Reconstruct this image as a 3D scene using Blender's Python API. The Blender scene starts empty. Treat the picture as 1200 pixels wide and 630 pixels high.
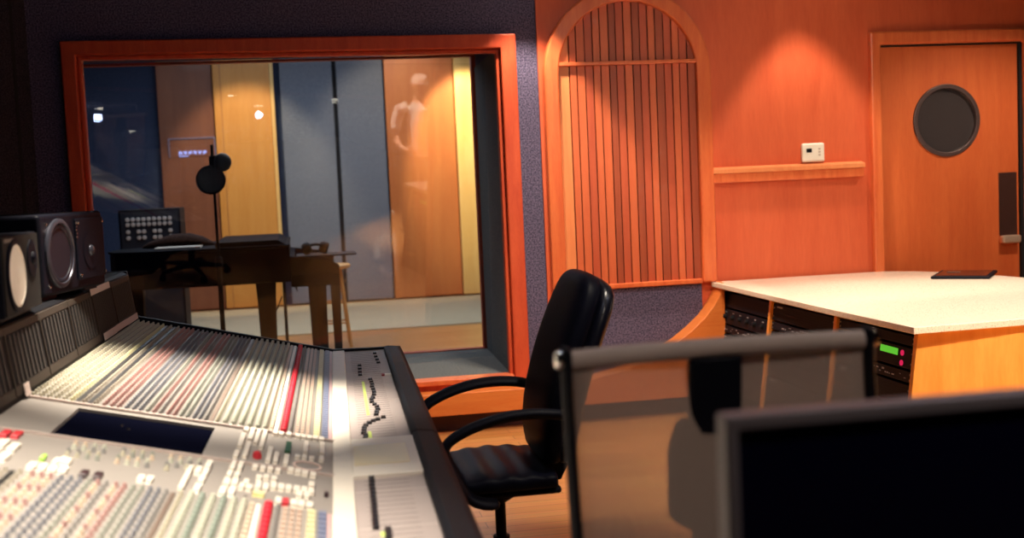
import bpy, bmesh, math, random
from mathutils import Vector, Matrix
random.seed(7)
PI = math.pi
scene = bpy.context.scene
COL = scene.collection

# ---------------------------------------------------------------- helpers
def lin(r, g, b):
    def c(v):
        v /= 255.0
        return v/12.92 if v <= .04045 else ((v+.055)/1.055)**2.4
    return (c(r), c(g), c(b), 1.0)

class NT:
    """tiny node-tree helper"""
    def __init__(s, name):
        s.m = bpy.data.materials.new(name); s.m.use_nodes = True
        s.t = s.m.node_tree; s.t.nodes.clear()
        s.out = s.t.nodes.new('ShaderNodeOutputMaterial')
    def n(s, kind, **kw):
        nd = s.t.nodes.new('ShaderNode'+kind)
        for k, v in kw.items():
            if k in nd.inputs.keys(): nd.inputs[k].default_value = v
            else: setattr(nd, k, v)
        return nd
    def l(s, a, b): s.t.links.new(a, b)

def plain(name, col, rough=.5, metal=0., spec=.5, bump=0., bscale=200., vary=.06, coat=0.):
    k = NT(name); b = k.n('BsdfPrincipled')
    b.inputs['Roughness'].default_value = rough; b.inputs['Metallic'].default_value = metal
    b.inputs['Specular IOR Level'].default_value = spec; b.inputs['Coat Weight'].default_value = coat
    tc = k.n('TexCoord'); no = k.n('TexNoise', Scale=bscale*.12, Detail=3.)
    k.l(tc.outputs['Object'], no.inputs['Vector'])
    mx = k.n('MixRGB', blend_type='MIX')
    mx.inputs[1].default_value = tuple(c*(1-vary) for c in col[:3])+(1,)
    mx.inputs[2].default_value = tuple(min(1, c*(1+vary)) for c in col[:3])+(1,)
    k.l(no.outputs['Fac'], mx.inputs[0]); k.l(mx.outputs[0], b.inputs['Base Color'])
    if bump:
        n2 = k.n('TexNoise', Scale=bscale, Detail=2.); k.l(tc.outputs['Object'], n2.inputs['Vector'])
        bp = k.n('Bump', Strength=bump, Distance=.002); k.l(n2.outputs['Fac'], bp.inputs['Height'])
        k.l(bp.outputs['Normal'], b.inputs['Normal'])
    k.l(b.outputs[0], k.out.inputs[0]); return k.m

def wood(name, a, c, scale=(6, 6, .5), rough=.38, coat=.15, wav=2.2, spec=.4):
    """veneer: long streaks along local z (or as scale says), soft figure"""
    k = NT(name); b = k.n('BsdfPrincipled', Roughness=rough); b.inputs['Coat Weight'].default_value = coat
    b.inputs['Specular IOR Level'].default_value = spec
    tc = k.n('TexCoord'); mp = k.n('Mapping'); mp.inputs['Scale'].default_value = scale
    k.l(tc.outputs['Object'], mp.inputs['Vector'])
    n1 = k.n('TexNoise', Scale=wav, Detail=6., Distortion=.6); k.l(mp.outputs[0], n1.inputs['Vector'])
    n2 = k.n('TexNoise', Scale=wav*9, Detail=3.); k.l(mp.outputs[0], n2.inputs['Vector'])
    ad = k.n('MixRGB', blend_type='MIX'); ad.inputs[0].default_value = .35
    k.l(n1.outputs['Fac'], ad.inputs[1]); k.l(n2.outputs['Fac'], ad.inputs[2])
    rp = k.n('ValToRGB'); e = rp.color_ramp.elements
    e[0].position = .34; e[0].color = a; e[1].position = .66; e[1].color = c
    k.l(ad.outputs[0], rp.inputs[0]); k.l(rp.outputs[0], b.inputs['Base Color'])
    k.l(b.outputs[0], k.out.inputs[0]); return k.m

def fabric(name, a, c, scale=160., rough=.95, bump=.6):
    k = NT(name); b = k.n('BsdfPrincipled', Roughness=rough); b.inputs['Specular IOR Level'].default_value = .1
    tc = k.n('TexCoord'); n1 = k.n('TexNoise', Scale=scale, Detail=2.); k.l(tc.outputs['Object'], n1.inputs['Vector'])
    rp = k.n('ValToRGB'); e = rp.color_ramp.elements
    e[0].position = .36; e[0].color = a; e[1].position = .64; e[1].color = c
    k.l(n1.outputs['Fac'], rp.inputs[0]); k.l(rp.outputs[0], b.inputs['Base Color'])
    bp = k.n('Bump', Strength=bump, Distance=.004); k.l(n1.outputs['Fac'], bp.inputs['Height']); k.l(bp.outputs[0], b.inputs['Normal'])
    k.l(b.outputs[0], k.out.inputs[0]); return k.m

def emit(name, col, strength):
    k = NT(name); e = k.n('Emission', Color=col, Strength=strength); k.l(e.outputs[0], k.out.inputs[0]); return k.m

def glass_mat(name, tint, spread=.04):
    """clear pane: sees through, mirrors a little more at a slant"""
    k = NT(name); tr = k.n('BsdfTransparent', Color=tint); gl = k.n('BsdfGlossy', Roughness=.0)
    lw = k.n('LayerWeight', Blend=.5)
    pw = k.n('Math', operation='POWER'); pw.inputs[1].default_value = 4.
    k.l(lw.outputs['Facing'], pw.inputs[0])
    ma = k.n('Math', operation='MULTIPLY_ADD'); ma.inputs[1].default_value = .8; ma.inputs[2].default_value = spread
    k.l(pw.outputs[0], ma.inputs[0])
    mx = k.n('MixShader'); k.l(ma.outputs[0], mx.inputs[0]); k.l(tr.outputs[0], mx.inputs[1]); k.l(gl.outputs[0], mx.inputs[2])
    k.l(mx.outputs[0], k.out.inputs[0]); return k.m

def mesh_fabric(name, col, open_):
    """woven net: threads and holes finer than a pixel"""
    k = NT(name); tr = k.n('BsdfTransparent'); b = k.n('BsdfPrincipled', Roughness=.7); b.inputs['Base Color'].default_value = col
    mx = k.n('MixShader'); tc = k.n('TexCoord'); w = k.n('TexChecker', Scale=900.)
    k.l(tc.outputs['Object'], w.inputs['Vector'])
    ma = k.n('Math', operation='MULTIPLY_ADD'); ma.inputs[1].default_value = .16; ma.inputs[2].default_value = 1-open_-.08
    k.l(w.outputs['Fac'], ma.inputs[0]); k.l(ma.outputs[0], mx.inputs[0])
    k.l(tr.outputs[0], mx.inputs[1]); k.l(b.outputs[0], mx.inputs[2]); k.l(mx.outputs[0], k.out.inputs[0]); return k.m

class MB:
    """collects shapes, then links them as ONE mesh object"""
    def __init__(s): s.bm = bmesh.new(); s.mi = 0
    def _f(s, vs):
        try:
            f = s.bm.faces.new(vs); f.material_index = s.mi; return f
        except ValueError: return None
    def box(s, x0, x1, y0, y1, z0, z1, M=None):
        v = [Vector((x, y, z)) for x in (x0, x1) for y in (y0, y1) for z in (z0, z1)]
        if M: v = [M @ p for p in v]
        v = [s.bm.verts.new(p) for p in v]
        for q in ((0, 1, 3, 2), (4, 6, 7, 5), (0, 4, 5, 1), (2, 3, 7, 6), (0, 2, 6, 4), (1, 5, 7, 3)): s._f([v[i] for i in q])
        return s
    def prism(s, pts, axis, a, b, M=None):
        """2-D outline pts swept along axis from a to b. x:(y,z) y:(x,z) z:(x,y)"""
        def P(p, t):
            q = {'x': (t, p[0], p[1]), 'y': (p[0], t, p[1]), 'z': (p[0], p[1], t)}[axis]
            q = Vector(q); return M @ q if M else q
        A = [s.bm.verts.new(P(p, a)) for p in pts]; B = [s.bm.verts.new(P(p, b)) for p in pts]
        n = len(pts); s._f(A[::-1]); s._f(B)
        for i in range(n): s._f([A[i], A[(i+1) % n], B[(i+1) % n], B[i]])
        return s
    def strip(s, outer, inner, axis, a, b, closed=False):
        """band between two outlines of equal length swept along axis"""
        def P(p, t):
            return Vector({'x': (t, p[0], p[1]), 'y': (p[0], t, p[1]), 'z': (p[0], p[1], t)}[axis])
        Q = [[s.bm.verts.new(P(p, t)) for p in L] for t in (a, b) for L in (outer, inner)]
        n = len(outer); R = range(n if closed else n-1)
        for i in R:
            j = (i+1) % n
            s._f([Q[0][i], Q[0][j], Q[1][j], Q[1][i]]); s._f([Q[2][i], Q[3][i], Q[3][j], Q[2][j]])
            s._f([Q[0][i], Q[2][i], Q[2][j], Q[0][j]]); s._f([Q[1][i], Q[1][j], Q[3][j], Q[3][i]])
        if not closed:
            s._f([Q[0][0], Q[1][0], Q[3][0], Q[2][0]]); s._f([Q[0][-1], Q[2][-1], Q[3][-1], Q[1][-1]])
        return s
    def tube(s, pts, r, seg=10, flat=None, caps=True):
        """tube along points; r number or list; flat=(w,h) for an oval/flat section relative to up"""
        pts = [Vector(p) for p in pts]; n = len(pts)
        rs = r if isinstance(r, (list, tuple)) else [r]*n
        rings = []
        prev = None
        for i, p in enumerate(pts):
            t = (pts[min(i+1, n-1)]-pts[max(i-1, 0)]).normalized()
            if prev is None:
                up = Vector((0, 0, 1)) if abs(t.z) < .9 else Vector((1, 0, 0))
                u = t.cross(up).normalized()
            else:
                u = (prev-t*prev.dot(t)).normalized()
            prev = u; w = t.cross(u).normalized()
            a, b = (1, 1) if not flat else flat
            rings.append([s.bm.verts.new(p+u*math.cos(2*PI*k/seg)*rs[i]*a+w*math.sin(2*PI*k/seg)*rs[i]*b) for k in range(seg)])
        for i in range(n-1):
            for k in range(seg):
                s._f([rings[i][k], rings[i][(k+1) % seg], rings[i+1][(k+1) % seg], rings[i+1][k]])
        if caps: s._f(rings[0][::-1]); s._f(rings[-1])
        return s
    def lathe(s, prof, seg=24, M=None, arc=None):
        """prof: (r, z) list around z axis; M places it"""
        rings = []
        for r, z in prof:
            if r < 1e-6: p = Vector((0, 0, z)); rings.append([s.bm.verts.new(M @ p if M else p)]); continue
            L = []
            for k in range(seg):
                p = Vector((r*math.cos(2*PI*k/seg), r*math.sin(2*PI*k/seg), z)); L.append(s.bm.verts.new(M @ p if M else p))
            rings.append(L)
        for A, B in zip(rings, rings[1:]):
            if len(A) == 1 and len(B) == 1: continue
            for k in range(seg):
                j = (k+1) % seg
                if len(A) == 1: s._f([A[0], B[j], B[k]][::-1])
                elif len(B) == 1: s._f([A[k], A[j], B[0]])
                else: s._f([A[k], A[j], B[j], B[k]])
        if len(rings[0]) > 1: s._f(rings[0][::-1])
        if len(rings[-1]) > 1: s._f(rings[-1])
        return s
    def ell(s, c, r, seg=16, M=None):
        n = seg//2
        prof = [(math.sin(PI*i/n), -math.cos(PI*i/n)) for i in range(n+1)]
        prof = [(0 if a < 1e-5 else a, b) for a, b in prof]
        T = Matrix.Translation(c) @ (M or Matrix.Identity(4)) @ Matrix.Diagonal((r[0], r[1], r[2], 1))
        return s.lathe(prof, seg, T)
    def loft(s, rings, caps=True, closed=True):
        V = [[s.bm.verts.new(p) for p in R] for R in rings]
        n = len(V[0])
        for A, B in zip(V, V[1:]):
            for k in range(n if closed else n-1):
                j = (k+1) % n; s._f([A[k], A[j], B[j], B[k]])
        if caps: s._f(V[0][::-1]); s._f(V[-1])
        return s
    def build(s, name, mats, parent=None, smooth=False, bevel=0, bseg=2, subdiv=0, kind=None, label=None, loc=None, angle=40):
        bmesh.ops.recalc_face_normals(s.bm, faces=s.bm.faces)
        me = bpy.data.meshes.new(name); s.bm.to_mesh(me); s.bm.free()
        if not isinstance(mats, (list, tuple)): mats = [mats]
        for m in mats: me.materials.append(m)
        o = bpy.data.objects.new(name, me); COL.objects.link(o)
        if parent: o.parent = parent
        if loc: o.location = loc
        if smooth:
            for p in me.polygons: p.use_smooth = True
            me.set_sharp_from_angle(angle=math.radians(angle))
        if bevel:
            b = o.modifiers.new('bevel', 'BEVEL'); b.width = bevel; b.segments = bseg; b.limit_method = 'ANGLE'
            b.harden_normals = False
        if subdiv:
            b = o.modifiers.new('subdivision', 'SUBSURF'); b.levels = subdiv; b.render_levels = subdiv
        if kind: o['kind'] = kind
        if label: o['label'] = label
        return o

def thing(name, label, cat, loc=(0, 0, 0), rz=0, group=None):
    o = bpy.data.objects.new(name, None); COL.objects.link(o); o.empty_display_size = .1
    o.location = loc; o.rotation_euler = (0, 0, rz); o['label'] = label; o['category'] = cat
    if group: o['group'] = group
    return o
def tag(o, label, cat, group=None):
    o['label'] = label; o['category'] = cat
    if group: o['group'] = group
    return o
def struct(o): o['kind'] = 'structure'; return o
def copy_part(src, parent, loc=None, rot=None):
    c = src.copy(); COL.objects.link(c); c.parent = parent
    if loc is not None: c.location = loc
    if rot is not None: c.rotation_euler = rot
    return c
def copy_thing(src, loc, rz=None, label=None):
    c = src.copy(); COL.objects.link(c); c.location = loc
    if rz is not None: c.rotation_euler = (0, 0, rz)
    if label: c['label'] = label
    for ch in list(src.children):
        d = copy_part(ch, c)
        for g in list(ch.children): copy_part(g, d)
    return c
def RX(a): return Matrix.Rotation(a, 4, 'X')
def RY(a): return Matrix.Rotation(a, 4, 'Y')
def RZ(a): return Matrix.Rotation(a, 4, 'Z')
def T(x, y, z): return Matrix.Translation((x, y, z))
def smoothstep(t): return t*t*(3-2*t)

# ---------------------------------------------------------------- camera (eye 1.42 m, slight roll as in the photograph)
FPX = 1400.0
th = math.atan(105/FPX); rho = math.atan(.045); yaw = math.radians(-10)
Fv = Vector((0, math.cos(th), -math.sin(th))); R0 = Vector((1, 0, 0)); U0 = Vector((0, math.sin(th), math.cos(th)))
Rv = R0*math.cos(rho)-U0*math.sin(rho); Uv = U0*math.cos(rho)+R0*math.sin(rho)
Y3 = Matrix.Rotation(yaw, 3, 'Z'); Fv = Y3 @ Fv; Rv = Y3 @ Rv; Uv = Y3 @ Uv
EYE = Vector((0, 0, 1.42))
cam = bpy.data.cameras.new('camera'); camo = bpy.data.objects.new('camera', cam); COL.objects.link(camo)
camo.matrix_world = Matrix(((Rv.x, Uv.x, -Fv.x, EYE.x), (Rv.y, Uv.y, -Fv.y, EYE.y), (Rv.z, Uv.z, -Fv.z, EYE.z), (0, 0, 0, 1)))
cam.sensor_width = 36; cam.lens = FPX/1200*36; cam.clip_start = .05
cam.dof.use_dof = True; cam.dof.focus_distance = 4.9; cam.dof.aperture_fstop = 2.6
scene.camera = camo
def inframe(p):
    d = Vector(p)-EYE; z = d.dot(Fv)
    if z < .1: return None
    x = 600+FPX*d.dot(Rv)/z; y = 315-FPX*d.dot(Uv)/z
    return z if 4 < x < 1196 and 4 < y < 626 else None

# ---------------------------------------------------------------- materials
M = {}
M['veneer'] = wood('orange_veneer', lin(200, 86, 52), lin(214, 100, 62), (5, 5, .6), .45, .08)
M['door'] = wood('door_veneer', lin(200, 92, 48), lin(214, 108, 58), (7, 7, .7), .42, .12)
M['trim'] = wood('trim_wood', lin(208, 94, 52), lin(224, 118, 68), (14, 14, 1.2), .36, .2)
M['redtrim'] = wood('window_frame_wood', lin(186, 66, 38), lin(206, 86, 50), (10, 10, 1.5), .5, .0)
M['ledge'] = wood('ledge_wood', lin(214, 112, 50), lin(226, 134, 66), (1.2, 14, 14), .36, .2)
M['slat0'] = wood('slat_light', lin(222, 128, 78), lin(232, 144, 90), (16, 16, .8), .45, .05)
M['slat1'] = wood('slat_orange', lin(198, 92, 56), lin(210, 106, 64), (16, 16, .8), .45, .05)
M['slat2'] = wood('slat_red', lin(178, 76, 48), lin(192, 88, 56), (16, 16, .8), .45, .05)
M['slat3'] = wood('slat_brown', lin(150, 66, 42), lin(170, 80, 50), (16, 16, .8), .45, .05)
M['slatgap'] = plain('slat_gap', lin(60, 26, 20), .8)
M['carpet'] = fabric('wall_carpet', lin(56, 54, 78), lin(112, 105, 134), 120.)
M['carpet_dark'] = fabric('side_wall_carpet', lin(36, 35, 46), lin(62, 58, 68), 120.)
M['livefab'] = fabric('live_room_fabric', lin(104, 110, 124), lin(128, 132, 144), 60., .95, .2)
M['navyfab'] = fabric('live_room_navy_fabric', lin(46, 56, 82), lin(60, 70, 96), 60., .95, .2)
M['jamb'] = fabric('jamb_fabric', lin(92, 96, 100), lin(112, 114, 116), 80.)
M['gap'] = plain('shadow_gap', lin(12, 12, 20), .9)
M['plaster'] = plain('ceiling_plaster', lin(58, 54, 56), .9, bump=.1)
M['black'] = plain('black_plastic', lin(13, 14, 25), .55, spec=.12, bump=.05)
M['blacksatin'] = plain('black_satin', lin(10, 11, 21), .5, spec=.12)
M['blackgloss'] = plain('black_lacquer', lin(5, 7, 18), .6, spec=.03)
M['leather'] = plain('black_leather', lin(11, 12, 24), .46, spec=.07, bump=.2, bscale=260)
M['leather2'] = plain('black_leather_polished', lin(12, 13, 25), .28, spec=.45, bump=.1, bscale=260)
M['rubber'] = plain('dark_rubber', lin(24, 24, 30), .6, spec=.2)
M['steel'] = plain('brushed_steel', lin(150, 148, 146), .34, 1.)
M['chrome'] = plain('chrome', lin(210, 208, 205), .12, 1.)
M['white'] = plain('white_plastic', lin(232, 224, 214), .45)
M['granite'] = None
def granite_mat():
    k = NT('speckled_granite'); b = k.n('BsdfPrincipled', Roughness=.25); tc = k.n('TexCoord')
    n1 = k.n('TexNoise', Scale=190., Detail=3.); k.l(tc.outputs['Object'], n1.inputs['Vector'])
    rp = k.n('ValToRGB'); e = rp.color_ramp.elements
    e[0].position = .30; e[0].color = lin(176, 156, 142); e[1].position = .46; e[1].color = lin(230, 216, 200)
    k.l(n1.outputs['Fac'], rp.inputs[0]); k.l(rp.outputs[0], b.inputs['Base Color']); k.l(b.outputs[0], k.out.inputs[0]); return k.m
M['granite'] = granite_mat()
def plank_mat():
    k = NT('oak_plank_floor'); b = k.n('BsdfPrincipled', Roughness=.32); tc = k.n('TexCoord')
    br = k.n('TexBrick', Scale=1.); br.offset = .37
    br.inputs['Brick Width'].default_value = 1.1; br.inputs['Row Height'].default_value = .085; br.inputs['Mortar Size'].default_value = .0016
    br.inputs['Color1'].default_value = lin(206, 146, 88); br.inputs['Color2'].default_value = lin(190, 126, 72); br.inputs['Mortar'].default_value = lin(120, 74, 42)
    k.l(tc.outputs['Object'], br.inputs['Vector'])
    mp = k.n('Mapping'); mp.inputs['Scale'].default_value = (1.2, 22, 1); k.l(tc.outputs['Object'], mp.inputs['Vector'])
    n1 = k.n('TexNoise', Scale=2.4, Detail=5.); k.l(mp.outputs[0], n1.inputs['Vector'])
    mx = k.n('MixRGB', blend_type='MULTIPLY'); mx.inputs[0].default_value = .45
    k.l(br.outputs['Color'], mx.inputs[1]); k.l(n1.outputs['Color'], mx.inputs[2])
    hs = k.n('HueSaturation'); hs.inputs['Value'].default_value = 1.3
    k.l(mx.outputs[0], hs.inputs['Color']); k.l(hs.outputs[0], b.inputs['Base Color']); k.l(b.outputs[0], k.out.inputs[0]); return k.m
M['plank'] = plank_mat()

# ---------------------------------------------------------------- the room shell (window wall face at y = 6.8, thick)
WY = 6.8; WB = 8.0          # front and back face of the window wall
CZ = 2.8                    # control room ceiling
struct(MB().box(-4.7, 5.6, -2.8, 15.2, -.12, 0).build('floor', M['plank']))
struct(MB().box(-4.7, 5.6, -2.8, WY+.1, CZ, CZ+.15).build('ceiling', M['plaster']))
struct(MB().box(-4.7, 5.6, WY+.1, 15.2, 3.5, 3.65).build('ceiling_live_room', M['plaster']))
ZT = 2.17; ZB = .275; XL = -1.13; XR = 1.18; XLB = -1.37; XRB = 1.215   # the jambs splay outwards
w = MB()
w.prism([(-4.7, WY), (XL, WY), (XLB, WB), (-4.7, WB)], 'z', 0, 3.5).prism([(XL, WY), (XR, WY), (XRB, WB), (XLB, WB)], 'z', 0, ZB)
w.loft([[Vector((XL, WY, ZT)), Vector((XR, WY, ZT)), Vector((XR, WY, 3.5)), Vector((XL, WY, 3.5))],
        [Vector((XLB, WB, ZT+.10)), Vector((XRB, WB, ZT+.10)), Vector((XRB, WB, 3.5)), Vector((XLB, WB, 3.5))]])
w.prism([(XR, WY), (3.5, WY), (3.5, WB), (XRB, WB)], 'z', 0, 3.5)
w.box(3.5, 4.45, WY, WB, 2.12, 3.5).box(4.45, 5.6, WY, WB, 0, 3.5).box(3.5, 4.45, WY+.5, WB, 0, 2.12)
struct(w.build('wall_front', M['carpet']))
# side wall on the left turns away from the window wall
lw = [(-1.372, WY), (-2.75, 3.9), (-2.75, -2.8), (-2.95, -2.8), (-2.95, 4.0), (-1.62, WY)]
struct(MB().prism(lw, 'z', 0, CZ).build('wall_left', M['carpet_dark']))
d_ = Vector((-1.378, -2.9, 0)).normalized(); n_ = Vector((-d_.y, d_.x, 0))*-1
b = MB()
for t in (.12, 1.0, 1.9):
    p = Vector((-1.372, WY, 0))+d_*t
    A = Matrix(((d_.x, n_.x, 0, p.x), (d_.y, n_.y, 0, p.y), (0, 0, 1, 0), (0, 0, 0, 1)))
    b.box(-.012, .012, -.002, .012, 0, CZ, A)
struct(b.build('trim_1', M['gap']))
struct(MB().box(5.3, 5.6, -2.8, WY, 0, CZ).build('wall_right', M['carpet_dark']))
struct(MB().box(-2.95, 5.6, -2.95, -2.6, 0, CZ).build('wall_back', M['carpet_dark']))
struct(MB().box(-4.7, 5.6, 14.9, 15.2, 0, 3.5).build('wall_far', M['navyfab']))
struct(MB().box(-4.7, -4.5, WB, 14.9, 0, 3.5).build('wall_far_left', M['navyfab']))
struct(MB().box(5.4, 5.6, WB, 14.9, 0, 3.5).build('wall_far_right', M['livefab']))
# veneered part of the window wall, 2 cm proud of the carpet
V0 = WY-.02
pv = MB().box(1.40, 3.44, V0, WY, 0, CZ).box(3.44, 4.5, V0, WY, 2.2, CZ).box(4.5, 5.3, V0, WY, 0, CZ)
struct(pv.build('wall_front_panelling', M['veneer']))

# ---- observation window: wooden frame, two tilted panes, fabric lined sill
win = bpy.data.objects.new('window_1', None); COL.objects.link(win); win['kind'] = 'structure'; win.location = (0, WY, 0)
fw = MB()
o_ = [(-1.20, .20), (-1.20, 2.262), (1.272, 2.245), (1.272, .20)]
i_ = [(-1.125, .265), (-1.125, 2.185), (1.182, 2.165), (1.182, .265)]
fw.strip(o_, i_, 'y', -.045, .012, closed=True)
i2 = [(-1.10, .29), (-1.10, 2.162), (1.158, 2.142), (1.158, .29)]
fw.strip(i_, i2, 'y', -.01, .05, closed=True)
fr = fw.build('window_frame', M['redtrim'], win, bevel=.008)
MB().prism([(XL+.002, .05), (XR-.003, .05), (XRB-.003, 1.19), (XLB+.003, 1.19)], 'z', ZB, ZB+.012).build('window_sill', M['jamb'], win)
MB().box(XL+.002, XR-.004, -.07, .05, ZB-.012, ZB+.02).build('sill_nosing', M['trim'], win, bevel=.006)
jm = MB(); jm.prism([(XL, .055), (XLB, 1.19), (XLB+.008, 1.19), (XL+.008, .055)], 'z', ZB, ZT); jm.prism([(XR, .055), (XRB, 1.19), (XRB-.008, 1.19), (XR-.008, .055)], 'z', ZB, ZT)
jm.build('jamb_lining', M['jamb'], win)
MB().strip([(XLB, ZB), (XLB, ZT+.09), (XRB, ZT+.09), (XRB, ZB)], [(XLB+.03, ZB+.02), (XLB+.03, ZT+.075), (XRB-.03, ZT+.075), (XRB-.03, ZB+.02)], 'y', 1.14, 1.2, closed=True).build('rear_frame', M['redtrim'], win)
M['glass'] = glass_mat('window_glass', (.93, .95, .96, 1), .042)
M['glass2'] = glass_mat('rear_window_glass', (.95, .96, .97, 1), .02)
def pane(name, mat, p0, yaw_, tilt, x0, x1, z0, z1):
    y = math.radians(yaw_); t = math.radians(tilt)
    n = Vector((math.sin(y)*math.cos(t), -math.cos(y)*math.cos(t), -math.sin(t)))
    def on(x, z): return Vector((x, (n.dot(p0)-n.x*x-n.z*z)/n.y - WY, z))
    q = [on(x0, z0), on(x1, z0), on(x1, z1), on(x0, z1)]
    m = MB(); m.loft([q, [v-n*.006 for v in q]])
    return m.build(name, mat, win)
pane('glass_pane', M['glass'], Vector((-1.13, 6.87, 2.2)), 12.6, 5.8, XL-.03, XR+.005, ZB+.014, ZT+.02)
pane('glass_pane', M['glass2'], Vector((0, 7.62, 1.2)), 12.6, -2.5, XL-.08, XR+.01, ZB+.014, ZT+.03)

# ---- ledge board along the wall foot, swept up at the right into the arch's leg
cv = [(2.413, .765), (2.395, .70), (2.36, .64), (2.30, .568), (2.22, .50), (2.135, .44), (2.03, .38), (1.92, .335), (1.78, .29), (1.62, .258), (1.45, .238), (1.25, .232)]
out = [(-1.36, .105), (-1.36, .232)]+cv[::-1]+[(2.425, .765), (2.425, .105)]
struct(MB().prism(out, 'y', WY-.17, V0).build('trim_2', M['ledge'], bevel=.006))
struct(MB().box(-1.36, 2.36, WY-.06, V0, 0, .105).build('baseboard_front', plain('dark_kickboard', lin(70, 40, 40), .7)))

# ---- arched slatted panel
ar = thing('arched_slat_panel', 'tall arched panel of upright reddish wood slats in an orange wood frame', 'wall panel', (1.92, V0, 0))
ca = 2.0
def arc(r, n=28): return [(r*math.cos(PI-PI*i/n), ca+r*math.sin(PI-PI*i/n)) for i in range(n+1)]
outer = [(-.498, .236)]+arc(.498)+[(.498, .762)]
inner = [(-.412, .236)]+arc(.412)+[(.412, .762)]
MB().strip(outer, inner, 'y', -.055, 0).build('arch_frame', M['trim'], ar, bevel=.01)
MB().box(-.412, .412, -.016, 0, .236, .762).build('carpet_infill', M['carpet'], ar)
sl = MB(); x = -.412
wd = [.072, .045, .052, .05, .046, .054, .044, .05, .052, .047, .05, .046, .052, .05, .046, .05, .05]
tone = [0, 1, 1, 2, 1, 1, 3, 2, 1, 3, 2, 1, 3, 2, 1, 2, 3]
s_ = .824/sum(wd)
for w_, t_ in zip(wd, tone):
    w_ *= s_; g = .0035
    a, c = x+g, x+w_-g
    top = lambda q: ca+math.sqrt(max(0, .416**2-q*q))
    pts = [(a, .775), (c, .775)]+[(c+(a-c)*k/5, max(top(c+(a-c)*k/5), ca-.02)) for k in range(6)]
    sl.mi = t_; sl.prism(pts, 'y', -.022-.004*(t_ % 2), -.003)
    x += w_
sl.mi = 4; sl.box(-.412, .412, -.004, 0, .77, 2.0)
sl.prism([(-.413, 2.0)]+arc(.413, 20)[1:-1]+[(.413, 2.0)], 'y', -.004, 0)
sl.build('slats', [M['slat0'], M['slat1'], M['slat2'], M['slat3'], M['slatgap']], ar)
MB().box(-.412, .412, -.05, -.02, 2.05, 2.072).build('cross_bar', M['trim'], ar, bevel=.004)
MB().box(-.412, .412, -.045, -.004, .757, .785).build('bottom_rail', M['trim'], ar, bevel=.005)

# ---- chair rail with a lit top ledge, thermostat
rl = thing('wall_rail', 'wooden ledge rail running across the orange wall below the thermostat', 'rail', (2.9, V0, 0))
MB().prism([(0, 1.396), (0, 1.436), (-.05, 1.424), (-.05, 1.396)], 'x', -.485, .475).build('ledge', M['slat0'], rl, bevel=.004)
MB().box(-.485, .47, -.042, 0, 1.342, 1.397).build('rail_board', M['trim'], rl, bevel=.005)
tm = thing('thermostat', 'small white wall thermostat with a dark display above the wooden rail', 'thermostat', (3.055, V0, 1.497))
MB().box(-.072, .072, -.028, 0, -.055, .058).build('case', M['white'], tm, bevel=.012, bseg=3)
MB().box(-.046, -.012, -.0295, -.026, .002, .026).build('display', M['blacksatin'], tm)
kb = MB()
for z in (.022, .004, -.014): kb.box(.03, .044, -.0295, -.026, z-.005, z+.005)
kb.build('buttons', plain('grey_plastic', lin(190, 176, 166), .5), tm)

# ---- door
dr = bpy.data.objects.new('door_1', None); COL.objects.link(dr); dr['kind'] = 'structure'; dr.location = (3.975, WY, 0)
lf = MB(); hole = [(-.026+.205*math.cos(2*PI*i/40), 1.66+.205*math.sin(2*PI*i/40)) for i in range(40)]
# leaf with a round hole: two halves
def leaf(m):
    hx = -.026; top = [(hx+.205*math.cos(PI-PI*i/20), 1.66+.205*math.sin(PI-PI*i/20)) for i in range(21)]
    bot = [(hx+.205*math.cos(PI+PI*i/20), 1.66+.205*math.sin(PI+PI*i/20)) for i in range(21)]
    m.prism([(-.462, 1.66)]+top+[(.455, 1.66), (.455, 2.115), (-.462, 2.115)], 'y', .0, .045)
    m.prism([(-.462, 1.66)]+bot+[(.455, 1.66), (.455, .01), (-.462, .01)], 'y', .0, .045)
leaf(lf); lf.build('door_leaf', M['door'], dr)
Mh = T(-.026, 0, 1.66) @ RX(PI/2)
MB().strip([(x-.026*0, z) for x, z in [(-.026+.222*math.cos(2*PI*i/48), 1.66+.222*math.sin(2*PI*i/48)) for i in range(48)]],
           [(-.026+.195*math.cos(2*PI*i/48), 1.66+.195*math.sin(2*PI*i/48)) for i in range(48)], 'y', -.012, .05, closed=True).build('porthole_ring', plain('dull_grey_metal', lin(92, 74, 74), .4, .4), dr, bevel=.004)
MB().prism([(-.026+.2*math.cos(2*PI*i/40), 1.66+.2*math.sin(2*PI*i/40)) for i in range(40)], 'y', .015, .025).build('porthole_glass', plain('dark_glass', lin(62, 56, 58), .12, spec=.6), dr)
hp = MB().box(.318, .44, -.006, 0, .935, 1.325).build('pull_plate', plain('dark_steel_plate', lin(104, 72, 66), .35, .7), dr, bevel=.002)
MB().box(.316, .442, -.05, -.004, .885, .935).build('pull_lip', plain('polished_steel', lin(226, 200, 180), .3, .6), hp, bevel=.012, bseg=3)
tr = MB().strip([(-.545, 0), (-.545, 2.205), (.56, 2.205), (.56, 0)], [(-.478, 0), (-.478, 2.125), (.478, 2.125), (.478, 0)], 'y', -.06, -.001)
tr.build('door_trim', M['trim'], dr, bevel=.012)
MB().strip([(-.478, 0), (-.478, 2.125), (.478, 2.125), (.478, 0)], [(-.464, 0), (-.464, 2.116), (.457, 2.116), (.457, 0)], 'y', -.02, .05).build('door_stop', M['gap'], dr)
MB().box(-.5, .5, .06, .08, 0, 2.12).build('door_backing', M['gap'], dr)
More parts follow.
